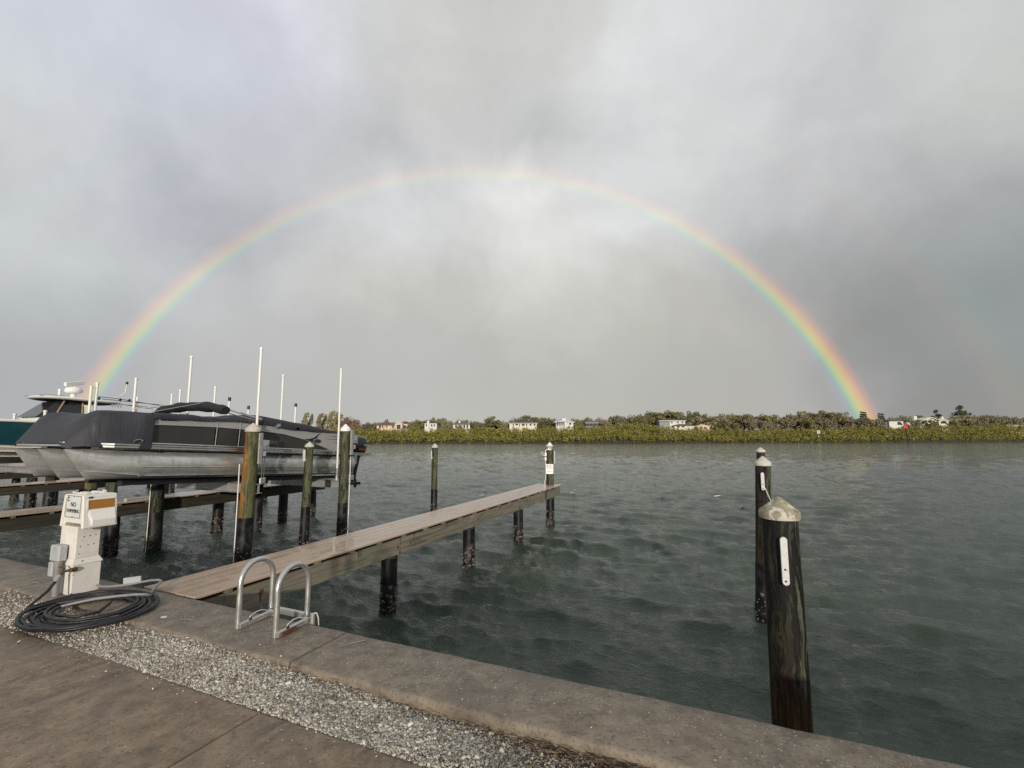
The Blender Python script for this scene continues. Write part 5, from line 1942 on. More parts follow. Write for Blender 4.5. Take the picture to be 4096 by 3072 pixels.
lc = thing('boat_lift', (-25.5, 11.5, 0.3), 'dark lift cradle under the teal fishing boat', 'boat lift')
for yb in (8.9, 12.6):
    b = MB()
    beam_I(b, (-27.4, yb, .34), (-22.9, yb, .34), .2, .16)
    b.build('cradle_beam', 'lift_alu', lc)
lb = thing('boat_lift', (-17.0, 11.5, 0.5), 'empty lift frame behind the pontoon boat between the two finger docks', 'boat lift')
for yb in (10.3, 13.2, 16.2):
    b = MB()
    beam_I(b, (-18.75, yb, .70), (-15.15, yb, .70), .2, .16)
    b.build('cradle_beam', 'lift_alu', lb)
for xb in (-15.3, -18.6):
    b = MB()
    b.bar((xb, 8.9, .86), (xb, 16.6, .86), .14, .10)
    b.build('side_rail', 'lift_alu', lb)
GP = 'white guide poles standing behind the pontoon boat'
ords = ['white guide pole left of the radar, cut by the hard top', 'shorter of the paired poles just right of the radar', 'taller of the paired poles just right of the radar', 'tall thin pole in the gap right of the hard top', 'short thin pole tight beside the tall one right of the hard top',
        'short pole over the front of the folded canopy', 'second pole over the folded canopy, slightly taller', 'pole rising at the back end of the folded canopy', 'black-capped pole above the canopy frame', 'shortest black-capped pole beside the tall front guide',
        'black-capped pole over the stern cover', 'short white pole at the rail of the teal boat', 'small pole near the left edge above the teal boat']
GD = [(-27.0, 11.04, 3.65, .055, 'pvc', .44), (-23.2, 10.47, 3.58, .05, 'pvc', .44), (-23.25, 10.68, 3.74, .05, 'pvc', .44), (-22.9, 11.88, 4.05, .05, 'pvc', .44), (-27.0, 14.13, 3.54, .045, 'pvc', .34),
      (-18.6, 10.86, 3.12, .032, 'pvc', .91), (-18.6, 11.15, 3.31, .034, 'pvc', .91), (-15.3, 10.27, 3.20, .030, 'pvc', .91), (-15.3, 10.79, 2.88, .032, 'black', .91), (-15.3, 11.52, 2.63, .030, 'black', .91),
      (-15.3, 13.55, 2.84, .034, 'black', .91), (-23.9, 9.40, 2.55, .045, 'pvc', 2.1), (-27.0, 9.66, 2.50, .05, 'pvc', 2.1)]
for (x, y, zt, r, cp, zb), lb_ in zip(GD, ords):
    t = thing('guide_pole', (x, y, zb), lb_, 'guide pole', GP)
    b = MB()
    b.cyl((x, y, zb), (x, y, zt), r, n=10)
    b.build('pole', 'pvc', t, smooth=40)
    b = MB()
    if cp == 'pvc':
        b.lathe(x, y, [(r * 1.3, zt - .03), (r * 1.3, zt + .03), (r * .8, zt + .045)], 10)
    else:
        b.lathe(x, y, [(r * 1.5, zt - .09), (r * 1.55, zt + .03), (r * 1.2, zt + .04)], 10)
    b.build('cap', cp, t, smooth=40)
BP = 'dark piles among the docks behind the pontoon boat'
for i, (x, y, zt, wd, lb_) in enumerate(((-18.43, 14.84, .6, 'pile_dark', 'dark pile in the water right of the orange-brown lift pile, far behind'), (-18.33, 13.67, .6, 'pile_dark', 'thin dark pile seen just left of the orange-brown lift pile'),
                                         (-25.57, 15.22, .3, 'pile_dark', 'small distant dark pile between the dock and lift beam'), (-21.0, 9.75, .9, 'pile_orange', 'orange-brown pile behind the pedestal top, under the near pontoon'),
                                         (-19.0, 9.40, .9, 'pile_green', 'green pile just right of the orange-brown one behind the pedestal'), (-24.9, 10.2, .95, 'pile_brown', 'red-brown pile under the keel of the teal boat'),
                                         (-25.87, 10.0, -.1, 'pile_dark', 'dark pile left of the pedestal behind the near dock rail'), (-25.34, 10.48, -.1, 'pile_dark', 'dark pile nearest the left of the pedestal head, behind the dock rail'))):
    t = thing('lift_pile', (x, y, WATER), lb_, 'pile', BP)
    pile_parts(t, x, y, .17 if i > 2 else .15, zt, wd, -.30, seed=60 + i)
for (x, y, lb_) in ((-29.6, 9.0, 'navy canvas cover of another boat at the far left edge'),):
    t = thing('covered_boat', (-31.0, 9.5, 1.2), lb_, 'boat')
    b = MB()
    b.loft([[(-32.2, yy, 1.0), (-32.2, yy, 1.6), (-31.0, yy, zt_), (-29.8, yy, 1.6), (-29.8, yy, 1.0)] for yy, zt_ in ((5.5, 2.2), (7.5, 2.65), (9.0, 2.62), (11.2, 2.1), (11.6, 1.8))])
    b.build('cover', 'canvas_black', t)
    b = MB()
    b.loft([[(-32.2, yy, 1.0), (-29.8, yy, 1.0), (-30.1, yy, .5), (-31.0, yy, .3), (-31.9, yy, .5)] for yy in (5.5, 11.6)])
    b.build('hull', 'white_gel', t)
    b = MB()
    beam_I(b, (-32.6, 8.5, .2), (-29.4, 8.5, .2), .2, .16)
    b.build('cradle', 'lift_alu', t)


# ------------------------------------------------------------------ the far shore
FWD = Vector((-math.sin(YAW), math.cos(YAW), 0))
RGT = Vector((math.cos(YAW), math.sin(YAW), 0))


def far(u, F, z=0.0):
    """ground position at forward distance F in the direction of photo column u"""
    x = (u - 2048.0) / FPX * F / math.cos(PITCH) ** 0
    p = FWD * F + RGT * x
    return Vector((p.x, p.y, z))


def zof(v, F):
    return EYE + (1744.0 - v) / FPX * F


shore_F = lambda u: np.interp(u, [300, 1000, 1900, 2900, 3300, 3700, 4300, 5200], [176, 180, 188, 197, 203, 213, 228, 245])
SC = lambda F: F / FPX

gd = MB()
us = np.linspace(-300, 5400, 40)
near_ = [far(u, float(shore_F(u)) + 1.5, WATER - .4) for u in us]
edge_ = [far(u, float(shore_F(u)) + 3.5, -.55) for u in us]
bank_ = [far(u, float(shore_F(u)) + 18, 2.4) for u in us]
back_ = [far(u, 300, 3.0) for u in us]
hill = [far(u, 360, 6.0) for u in us]
end_ = [far(u, 900, 5.0) for u in us]
gd.loft([near_, edge_, bank_, back_, hill, end_], False, False, closed=False)
tag(gd.build('ground', 'ground', smooth=60), kind='structure')


def leaves(centers, radii, n_each, size, rg, squash=(1, 1, 1), up=0.35):
    """leaf-sized quads scattered through balls; returns verts, quads"""
    C = np.repeat(np.asarray(centers, float), n_each, 0)
    Rr = np.repeat(np.asarray(radii, float), n_each)
    n = len(C)
    d = rg.normal(size=(n, 3))
    d /= np.linalg.norm(d, axis=1)[:, None]
    rad = Rr * rg.uniform(0.35, 1.0, n) ** 0.6
    P = C + d * rad[:, None] * np.array(squash)
    nrm = d + rg.normal(0, .55, (n, 3)) + np.array([0, 0, up])
    nrm /= np.linalg.norm(nrm, axis=1)[:, None]
    a = np.cross(nrm, rg.normal(size=(n, 3)))
    a /= np.linalg.norm(a, axis=1)[:, None]
    b_ = np.cross(nrm, a)
    s = size * rg.uniform(.6, 1.35, n)
    a *= s[:, None]
    b_ *= (s * rg.uniform(.55, .95, n))[:, None]
    V = np.stack([P - a, P - b_ * .9, P + a, P + b_ * .9], 1).reshape(-1, 3)
    Q = np.arange(n * 4).reshape(n, 4)
    return V, Q


# mangrove fringe: one dense mass of leaf tufts
rg = np.random.default_rng(11)
cents, rads = [], []
top_px = lambda u: np.interp(u, [900, 1200, 1500, 1700, 1900, 2100, 2300, 2430, 2520, 2600, 2700, 2900, 3100, 3300, 3500, 3700, 3900, 4100, 5400], [1722, 1722, 1718, 1722, 1716, 1716, 1714, 1706, 1696, 1706, 1714, 1722, 1722, 1716, 1714, 1708, 1706, 1704, 1704])
u = 940.0
while u < 4700:
    F0 = float(shore_F(u))
    for row in range(8):
        F = F0 + 1.0 + row * 2.2 + rg.uniform(-1.3, 1.3)
        uu = u + rg.uniform(-8, 8)
        ztop = zof(float(top_px(uu)), F0 + 8) + rg.normal(0, .50) + .42 * math.sin(uu * .021 + row) + .36 * math.sin(uu * .071 + 2 * row)
        if rg.uniform() < .09:
            continue
        lim = [0.45, .66, .84, .97, 1.03, 1.0, .97, .93][row]
        zt_ = WATER + .2 + (ztop - WATER - .2) * lim
        r_ = rg.uniform(.6, 1.0) if rg.uniform() < .5 else rg.uniform(1.1, 1.9)
        cents.append(far(uu, F, zt_ - r_ * .8))
        rads.append(r_)
        if rg.uniform() < .8:
            cents.append(far(uu + rg.uniform(-6, 6), F + rg.uniform(-.6, .6), WATER + 1.0 + (zt_ - WATER - 1.0) * rg.uniform(.2, .8)))
            rads.append(rg.uniform(.6, 1.2))
    u += 8.5
V, Q = leaves([tuple(c) for c in cents], rads, 40, .21, rg, up=.45)
tag(np_mesh('mangroves', V, Q, 'mangrove'), kind='stuff')
# prop roots and shade stems at the waterline
mr = MB()
rr3 = random.Random(4)
for k in range(700):
    uu = rr3.uniform(940, 4500)
    F = float(shore_F(uu)) + rr3.uniform(.2, 3)
    p0 = far(uu, F, WATER - .3)
    p1 = far(uu + rr3.uniform(-5, 5), F + rr3.uniform(.3, 1.2), WATER + rr3.uniform(.8, 1.5))
    mr.tube([p0, (p0 + p1) / 2 + Vector((0, 0, .25)), p1], .05, 4, False)
tag(mr.build('mangrove_roots', 'bark'), kind='stuff')


# tree kinds, each a trunk with limbs and a crown of leaf tufts
def tree_mesh(kind, seed):
    rg = np.random.default_rng(seed)
    rd_ = random.Random(seed)
    tb = MB()
    cents, rads = [], []
    n_each, size, sq, up = 24, .30, (1, 1, .8), .4
    if kind in ('oak', 'dome', 'dark', 'red'):
        H = 1.0
        spread = {'oak': .62, 'dome': .72, 'dark': .55, 'red': .50}[kind]
        nb = {'oak': 11, 'dome': 12, 'dark': 10, 'red': 9}[kind]
        base = {'oak': .30, 'dome': .42, 'dark': .22, 'red': .30}[kind]
        tb.tube([(0, 0, 0), (.02, 0, .2), (.0, .02, .45)], [.05, .038, .028], 7)
        for i in range(nb):
            a = 2 * PI * i / nb + rd_.uniform(-.4, .4)
            ln = spread * rd_.uniform(.35, 1.0)
            zt_ = rd_.uniform(.62, .98) - (.26 * (ln / spread) ** 2 if kind != 'dome' else .14 * (ln / spread) ** 2)
            e = Vector((math.cos(a) * ln, math.sin(a) * ln, zt_))
            m = Vector((e.x * .45, e.y * .45, .36 + zt_ * .25))
            tb.tube([(0, .01, .34), m, e], [.024, .016, .006], 5, False)
            for q in range(5):
                f_ = rd_.uniform(.5, 1.05)
                c = m.lerp(e, f_) + Vector((rd_.gauss(0, .09), rd_.gauss(0, .09), rd_.gauss(.0, .05)))
                if c.z < base:
                    continue
                cents.append(tuple(c))
                rads.append(rd_.uniform(.085, .165))
        for q in range(6):
            cents.append((rd_.gauss(0, .16), rd_.gauss(0, .16), rd_.uniform(.72, .95)))
            rads.append(rd_.uniform(.10, .16))
        for q in range(10):                       # undergrowth about the foot
            cents.append((rd_.gauss(0, .40), rd_.gauss(0, .3), rd_.uniform(.06, .42)))
            rads.append(rd_.uniform(.10, .17))
        size, n_each = .031, 52
        if kind == 'dome':
            sq = (1, 1, .6)
        if kind == 'red':
            n_each, size = 34, .026
    elif kind == 'casuarina':
        tb.tube([(0, 0, 0), (.02, 0, .5), (.09, 0, 1.0)], [.03, .02, .004], 6)
        for i in range(46):
            z = rd_.uniform(.18, 1.0)
            w = .20 * (1.1 - z) ** .6 + .03
            a = rd_.uniform(0, 2 * PI)
            cents.append((.09 * z + w * math.cos(a) * rd_.random() + .06 * (z - .3), w * math.sin(a) * rd_.random(), z))
            rads.append(rd_.uniform(.045, .08))
        size, n_each, sq, up = .020, 40, (.8, .8, 1.5), 0
    elif kind == 'pine':
        tb.tube([(0, 0, 0), (0, 0, .55), (.01, 0, .98)], [.035, .024, .006], 6)
        for i in range(34):
            z = rd_.uniform(.42, 1.0)
            w = .15 * math.sin(PI * min(1, (z - .36) / .66)) + .02
            a = rd_.uniform(0, 2 * PI)
            cents.append((w * math.cos(a) * rd_.uniform(.3, 1), w * math.sin(a) * rd_.uniform(.3, 1), z - .03))
            rads.append(rd_.uniform(.05, .08))
        size, n_each = .028, 26
    elif kind == 'spire':
        tb.tube([(0, 0, 0), (0, 0, .98)], [.03, .004], 6)
        for i in range(9):
            z = .30 + .68 * i / 8
            for q in range(4):
                a = q * PI / 2 + i
                w = .13 * (1.04 - z) + .015
                cents.append((w * math.cos(a), w * math.sin(a), z))
                rads.append(.035 + .05 * (1 - z))
        size, n_each = .026, 20
    V, Q = leaves(cents, rads, n_each, size, rg, sq, up)
    if kind in ('oak', 'casuarina'):
        V[:, 0] += .10 * np.clip(V[:, 2] - .4, 0, 1)   # combed by the wind
    me_t = tb
    return me_t, V, Q


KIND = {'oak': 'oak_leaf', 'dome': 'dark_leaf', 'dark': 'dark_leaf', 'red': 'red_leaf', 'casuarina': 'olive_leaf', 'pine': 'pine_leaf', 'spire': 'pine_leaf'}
NAME = {'oak': 'oak_tree', 'dome': 'fig_tree', 'dark': 'broadleaf_tree', 'red': 'bald_tree', 'casuarina': 'casuarina_tree', 'pine': 'pine_tree', 'spire': 'spruce_tree'}
LOOK = {'oak': 'grey-green spreading tree', 'dome': 'dark green umbrella-crowned tree', 'dark': 'rounded deep green tree', 'red': 'russet brown tree', 'casuarina': 'feathery pale olive tree', 'pine': 'slender dark pine', 'spire': 'little pointed dark conifer'}
PROTO = {}
for kd in KIND:
    for var in range(3 if kd in ('oak', 'dome', 'dark') else 2 if kd in ('casuarina', 'red') else 1):
        tb, V, Q = tree_mesh(kd, 100 + var * 13 + len(kd))
        t = thing(NAME[kd], (0, 0, 0), 'tree', 'tree', local=True)
        tr = tb.build('trunk', 'bark', t, smooth=60)
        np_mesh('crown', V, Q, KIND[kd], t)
        PROTO[(kd, var)] = [t, False]

MARKS = [(1565, 'the peach house'), (1730, 'the square-chimneyed white house'), (1850, 'the dark-roofed white house'), (2092, 'the blue-roofed cream house'), (2258, 'the pale-roofed white house'), (2370, 'the dark brown house'),
         (2690, 'the grey and white house'), (2812, 'the small peach gable'), (3260, 'the sign on the mangroves'), (3580, 'the pale grey house'), (3740, 'the cream gabled house'), (4060, 'the low right-end house')]
# (u, top v, forward distance, kind, width factor)
T = [(1212, 1656, 262, 'casuarina', 1.0), (1238, 1662, 268, 'casuarina', .9), (1268, 1658, 262, 'casuarina', 1.0), (1292, 1664, 270, 'casuarina', 1.0), (1310, 1650, 262, 'casuarina', 1.1), (1332, 1656, 258, 'casuarina', 1.1), (1352, 1662, 262, 'casuarina', 1.0),
     (1378, 1666, 264, 'red', .9), (1402, 1668, 270, 'red', .9), (1426, 1674, 262, 'red', .9), (1455, 1692, 258, 'oak', .9), (1484, 1688, 262, 'oak', .9), (1512, 1690, 268, 'oak', .8),
     (1543, 1681, 285, 'spire', .8), (1550, 1678, 285, 'spire', .8), (1530, 1686, 290, 'oak', .8), (1575, 1688, 290, 'oak', .8), (1612, 1688, 290, 'dark', .8), (1655, 1688, 246, 'dark', .8), (1685, 1676, 262, 'dome', 1.0), (1706, 1682, 262, 'dark', .8),
     (1735, 1670, 285, 'oak', .8), (1764, 1670, 278, 'oak', .85), (1788, 1680, 246, 'oak', .8), (1804, 1684, 270, 'dark', .8), (1846, 1678, 290, 'oak', .9), (1868, 1680, 285, 'oak', .8), (1838, 1698, 238, 'oak', .7), (1898, 1684, 255, 'dark', .8), (1918, 1688, 262, 'oak', .8),
     (1958, 1665, 262, 'dark', 1.15), (1990, 1682, 270, 'dark', .9), (2020, 1688, 258, 'oak', .8), (2045, 1680, 288, 'oak', .9), (2082, 1668, 288, 'dark', .95), (2112, 1662, 288, 'dark', .9), (2140, 1668, 288, 'dark', .9), (2166, 1674, 262, 'dark', 1.0), (2182, 1670, 290, 'dark', .8), (2205, 1674, 258, 'dark', .95),
     (2230, 1676, 292, 'oak', .8), (2300, 1674, 270, 'oak', .9), (2326, 1678, 255, 'dark', .8), (2346, 1668, 288, 'dark', .8), (2390, 1676, 285, 'red', .7), (2412, 1676, 250, 'oak', .9), (2440, 1660, 258, 'oak', 1.1), (2478, 1664, 258, 'oak', 1.1), (2512, 1674, 262, 'oak', .9), (2545, 1656, 258, 'dark', 1.0),
     (2578, 1664, 262, 'dark', 1.0), (2608, 1652, 270, 'dome', 1.0), (2652, 1639, 275, 'dome', 1.25), (2692, 1650, 275, 'dark', 1.0), (2730, 1660, 285, 'dark', .9), (2782, 1648, 275, 'dome', 1.0), (2760, 1664, 270, 'oak', .9), (2818, 1660, 278, 'oak', .9), (2852, 1658, 258, 'oak', 1.0),
     (2902, 1656, 268, 'dome', .9), (2936, 1651, 272, 'dome', .9), (2970, 1660, 262, 'dome', 1.0), (2886, 1680, 252, 'dark', 1.0), (3000, 1670, 255, 'oak', 1.0), (3038, 1652, 265, 'dome', 1.1), (3092, 1666, 262, 'oak', 1.0), (3062, 1682, 250, 'oak', .9), (3126, 1672, 255, 'oak', 1.0),
     (3176, 1656, 262, 'oak', 1.1), (3214, 1644, 268, 'dome', 1.0), (3262, 1646, 268, 'dome', 1.0), (3312, 1644, 268, 'dome', 1.1), (3350, 1650, 272, 'dome', .9), (3240, 1672, 252, 'dark', 1.1), (3290, 1670, 252, 'oak', 1.1), (3392, 1664, 262, 'oak', 1.0),
     (3446, 1648, 280, 'spire', 1.1), (3458, 1650, 280, 'spire', 1.0), (3430, 1668, 258, 'oak', 1.0), (3478, 1672, 255, 'oak', 1.0), (3516, 1654, 290, 'spire', 1.0), (3528, 1656, 290, 'spire', 1.0), (3540, 1674, 262, 'oak', .9), (3574, 1668, 290, 'oak', .9), (3616, 1662, 292, 'oak', .9), (3640, 1676, 250, 'oak', .8),
     (3702, 1662, 295, 'dome', .9), (3728, 1678, 243, 'dark', .7), (3742, 1639, 300, 'pine', .9), (3840, 1621, 310, 'pine', 1.25), (3800, 1672, 262, 'oak', .9), (3836, 1662, 278, 'oak', 1.0), (3872, 1658, 285, 'oak', 1.0), (3910, 1658, 285, 'oak', 1.1), (3956, 1662, 285, 'oak', 1.0), (4000, 1662, 285, 'oak', 1.0), (4046, 1666, 285, 'oak', 1.0), (4086, 1664, 285, 'oak', 1.0), (4130, 1664, 285, 'oak', 1.0),
     (3880, 1680, 250, 'dark', .9), (3940, 1690, 246, 'oak', 1.0), (3992, 1690, 246, 'dark', .9)]
T.sort(key=lambda q: q[0])
ORD = ['first', 'second', 'third', 'fourth', 'fifth', 'sixth', 'seventh', 'eighth', 'ninth', 'tenth', 'eleventh', 'twelfth', 'thirteenth', 'fourteenth', 'fifteenth', 'sixteenth']
cnt = {}
for i, (u, v, F, kd, wf) in enumerate(T):
    nv = 3 if kd in ('oak', 'dome', 'dark') else 2 if kd in ('casuarina', 'red') else 1
    pr = PROTO[(kd, i % nv)]
    o = pr[0] if not pr[1] else copy_tree(pr[0])
    pr[1] = True
    zb = -.3 + max(0, (F - 240) * .03)
    H = zof(v, F) - zb
    W = H * wf * (.86 if kd in ('oak', 'dome', 'dark', 'red') else 1.0)
    o.location = far(u, F, zb)
    o.scale = (W, W, H)
    o.rotation_euler = (0, 0, YAW + random.uniform(-.5, .5) + (0 if kd in ('oak', 'casuarina') else random.uniform(0, 6)))
    mk = [m for m in MARKS if m[0] <= u]
    if mk:
        key = (kd, mk[-1][1], 'r')
        cnt[key] = cnt.get(key, 0) + 1
        lab = f'{ORD[cnt[key] - 1]} {LOOK[kd]} right of {mk[-1][1]}'
    else:
        key = (kd, 'l')
        cnt[key] = cnt.get(key, 0) + 1
        lab = f'{ORD[cnt[key] - 1]} {LOOK[kd]} from the left end of the treeline'
    tag(o, lab, 'tree', 'trees on the far shore')
for pr in PROTO.values():
    if not pr[1]:
        for ch in list(pr[0].children):
            bpy.data.objects.remove(ch)
        bpy.data.objects.remove(pr[0])


# fan palms by the cream gabled house
def palm(u, v, F, lab):
    t = thing('palm_tree', far(u, F, 0), lab, 'palm', 'fan palms on the far shore', local=True)
    H = zof(v, F)
    b = MB()
    b.tube([(0, 0, 0), (.1, 0, H * .5), (0, 0, H * .82)], [.2, .16, .14], 7)
    b.build('trunk', 'bark', t)
    b = MB()
    rp_ = random.Random(int(u))
    for k in range(26):
        a, e = rp_.uniform(0, 2 * PI), rp_.uniform(-.6, 1.2)
        d = Vector((math.cos(a) * math.cos(e), math.sin(a) * math.cos(e), math.sin(e)))
        c = Vector((0, 0, H * .82))
        s_ = d.cross(Vector((0, 0, 1))).normalized()
        L = rp_.uniform(1.1, 1.6)
        b.add([c, c + d * L * .6 + s_ * .32, c + d * L + Vector((0, 0, -.25)), c + d * L * .6 - s_ * .32], [(0, 1, 2, 3)])
    b.build('crown', 'palm_leaf', t)


palm(3806, 1682, 246, 'yellow-green fan palm just right of the cream gabled house')
palm(3872, 1684, 244, 'fan palm standing between the cream gabled house and the low right-hand house')
palm(3480, 1690, 246, 'pale fan palm in front of the trees left of the pale grey house')
palm(3858, 1672, 252, 'darker fan palm behind the two right-hand palms')


# ------------------------------------------------------------------ houses
def house(name, u0, u1, F, lab):
    c = far((u0 + u1) / 2, F, 0)
    yaw = YAW - math.atan(((u0 + u1) / 2 - 2048) / FPX) * 0.35
    t = thing(name, c, lab, 'house', 'houses on the far shore', rot=(0, 0, yaw), local=True)
    return t, (u1 - u0) * SC(F), SC(F)


def hip(mb, x0, x1, y0, y1, z0, z1, over=.5, ridge=.5):
    x0 -= over
    x1 += over
    y0 -= over
    y1 += over
    r = (y1 - y0) / 2 * ridge * 2
    ym = (y0 + y1) / 2
    a, b_ = min(x0 + r, (x0 + x1) / 2 - .1), max(x1 - r, (x0 + x1) / 2 + .1)
    mb.add([(x0, y0, z0), (x1, y0, z0), (x1, y1, z0), (x0, y1, z0), (a, ym, z1), (b_, ym, z1), (x0, y0, z0 - .25), (x1, y0, z0 - .25), (x1, y1, z0 - .25), (x0, y1, z0 - .25)],
           [(0, 1, 5, 4), (1, 2, 5), (2, 3, 4, 5), (3, 0, 4), (6, 7, 1, 0), (7, 8, 2, 1), (8, 9, 3, 2), (9, 6, 0, 3), (6, 9, 8, 7)])


def gable(mb, x0, x1, y0, y1, z0, z1, over=.4):
    xm = (x0 + x1) / 2
    t_ = .25
    mb.prism([(x0 - over, z0 - over * .4), (xm, z1), (x1 + over, z0 - over * .4), (x1 + over, z0 - over * .4 - t_), (xm, z1 - t_), (x0 - over, z0 - over * .4 - t_)], 'y', y0 - over, y1 + over)


def wins(t, lst, y, m='dark_glass', frame='h_white'):
    for (x, z, w, h) in lst:
        b = MB()
        b.box(x - w / 2 - .1, x + w / 2 + .1, y - .06, y + .02, z - h / 2 - .1, z + h / 2 + .1)
        f = b.build('window', frame, t)
        b = MB()
        b.box(x - w / 2, x + w / 2, y - .09, y - .061, z - h / 2, z + h / 2)
        b.build('pane', m, f)


def walls(t, x0, x1, y0, y1, z0, z1, m):
    b = MB()
    b.box(x0, x1, y0, y1, z0, z1)
    return b.build('wall', m, t)


# 1 peach house with brown hipped roof and a gabled wing
F = 244
t, w, s = house('house', 1507, 1630, F, 'long peach house with brown tile roof and gabled wing, leftmost on the far shore')
ze, zr = zof(1700, F), zof(1687, F)
x = lambda u: (u - 1568.5) * s
walls(t, x(1510), x(1582), 0, 9, 0, ze, 'h_peach')
b = MB()
hip(b, x(1505), x(1582), 0, 9, ze, zr, .5, .45)
b.build('roof', 'r_brown', t)
walls(t, x(1584), x(1612), -2, 8, 0, zof(1697, F), 'h_peach')
b = MB()
gable(b, x(1583), x(1613), -2, 8, zof(1696, F), zof(1688, F))
b.build('roof', 'h_cream', t)
b = MB()
b.prism([(x(1584), zof(1697, F)), (x(1612), zof(1697, F)), (x(1598), zof(1689.5, F))], 'y', -1.9, 7.5)
b.build('gable', 'h_peach', t)
walls(t, x(1612.5), x(1630), 0, 8, 0, zof(1696, F), 'h_peach')
b = MB()
b.prism([(x(1612), zof(1696, F)), (x(1632), zof(1690, F)), (x(1617), zof(1684, F))], 'y', -.4, 8)
b.build('roof', 'r_brown', t)
wins(t, [(x(1594.5), zof(1708, F), .9, 2.2), (x(1602), zof(1708, F), .9, 2.2), (x(1618), zof(1708, F), .8, 1.6), (x(1624), zof(1708, F), .8, 1.6)], -2 if False else -2.0)
wins(t, [(x(q), zof(1706, F), .5, 1.5) for q in (1521, 1525, 1533, 1549, 1571, 1576)], 0)
# 2 white house with square chimney tower
F = 250
t, w, s = house('house', 1701, 1760, F, 'bright white house with a square chimney half hidden by trees')
x = lambda u: (u - 1730.5) * s
walls(t, x(1700), x(1748), 0, 8, 0, zof(1694, F), 'h_white')
b = MB()
hip(b, x(1716), x(1752), .5, 7.5, zof(1693, F), zof(1684, F), .4)
b.build('roof', 'r_navy', t)
walls(t, x(1710), x(1719), -1.2, 1, 0, zof(1684.5, F), 'h_white')
b = MB()
b.box(x(1711.5), x(1717), -.9, .7, zof(1684.5, F), zof(1683, F))
b.build('chimney', 'h_white', t)
wins(t, [(x(1707), zof(1701, F), .6, 1.4), (x(1728), zof(1702, F), .7, 1.2), (x(1738), zof(1702, F), .7, 1.2)], 0)
# 3 white house with low dark roof and chimney
F = 248
t, w, s = house('house', 1811, 1882, F, 'white house with a low dark roof and white chimney behind thin trees')
x = lambda u: (u - 1846.5) * s
walls(t, x(1813), x(1880), 0, 9, 0, zof(1698, F), 'h_white')
b = MB()
hip(b, x(1811), x(1882), 0, 9, zof(1697, F), zof(1687, F), .5)
rf_ = b.build('roof', 'r_grey', t)
b = MB()
b.box(x(1834), x(1841), 2, 4, zof(1696, F), zof(1682, F))
b.build('chimney', 'h_white', rf_)
wins(t, [(x(q), zof(1706, F), .9, 1.5) for q in (1825, 1838, 1858, 1870)], 0)
# 4 cream house, navy roof
F = 246
t, w, s = house('house', 2036, 2150, F, 'long low cream house with a dark blue hipped roof behind the mangroves')
x = lambda u: (u - 2093) * s
walls(t, x(2038), x(2147), 0, 9, 0, zof(1694, F), 'h_cream')
b = MB()
hip(b, x(2036), x(2149), 0, 9, zof(1692.5, F), zof(1683, F), .5)
b.build('roof', 'r_navy', t)
b = MB()
b.box(x(2034), x(2151), -.8, -.55, zof(1694.5, F), zof(1692.5, F))
b.build('fascia', 'h_white', t)
wins(t, [(x(2053), zof(1699, F), .5, 1.3), (x(2067), zof(1698, F), 1.3, .9), (x(2078), zof(1700, F), .4, 1.8), (x(2093), zof(1699, F), 1.4, 1.2), (x(2106), zof(1700, F), .5, 1.6), (x(2122), zof(1699, F), .9, 1.1), (x(2138), zof(1699, F), .9, 1.1)], 0)
# 5 white two-storey with pale roof
F = 244
t, w, s = house('house', 2218, 2296, F, 'white two-storey house with a pale metal roof and a central dormer')
x = lambda u: (u - 2257) * s
walls(t, x(2224), x(2292), 0, 9, 0, zof(1690, F), 'h_white')
b = MB()
hip(b, x(2222), x(2294), 0, 9, zof(1689, F), zof(1674, F), .6, .8)
rf_ = b.build('roof', 'r_metal', t)
b = MB()
b.box(x(2248), x(2264), 1.2, 4, zof(1683, F), zof(1675, F))
b.build('dormer', 'h_white', rf_)
b = MB()
b.box(x(2252), x(2260), 2.0, 4, zof(1675, F), zof(1672.5, F))
b.build('cupola', 'h_white', rf_)
walls(t, x(2256), x(2266), -2.5, -.01, 0, zof(1687, F), 'h_white')
b = MB()
gable(b, x(2256), x(2266), -2.5, 0, zof(1687, F), zof(1682, F))
b.build('roof', 'r_metal', t)
b = MB()
b.box(x(2224), x(2254), -2.2, -.01, zof(1690.5, F), zof(1689, F))
b.build('porch_roof', 'r_grey', t)
for q in (2225, 2232, 2240, 2247):
    b = MB()
    b.box(x(q), x(q) + .15, -2.1, -1.95, 0, zof(1690.6, F))
    b.build('porch_post', 'h_white', t)
wins(t, [(x(2230), zof(1698, F), .8, 1.2), (x(2240), zof(1698, F), .8, 1.2), (x(2249), zof(1698, F), .8, 1.2), (x(2280), zof(1695, F), 1.0, 1.1)], 0)
# 6 dark brown house
F = 250
t, w, s = house('house', 2339, 2400, F, 'dark brown house with pale balcony lines, half hidden by bare trees')
x = lambda u: (u - 2369.5) * s
walls(t, x(2342), x(2398), 0, 9, 0, zof(1692, F), 'h_brown')
b = MB()
hip(b, x(2340), x(2388), 0, 9, zof(1691, F), zof(1679, F), .5)
b.build('roof', 'r_grey', t)
for v in (1693.5, 1709):
    b = MB()
    b.box(x(2340), x(2400), -1.4, -.02, zof(v, F), zof(v, F) + .18)
    b.build('balcony', 'r_metal', t)
b = MB()
b.box(x(2384), x(2389), 1, 2.2, zof(1691, F), zof(1676, F))
b.build('chimney', 'r_grey', t)
wins(t, [(x(q), zof(1701, F), 1.2, 1.6) for q in (2350, 2363, 2378)], 0, frame='r_grey')
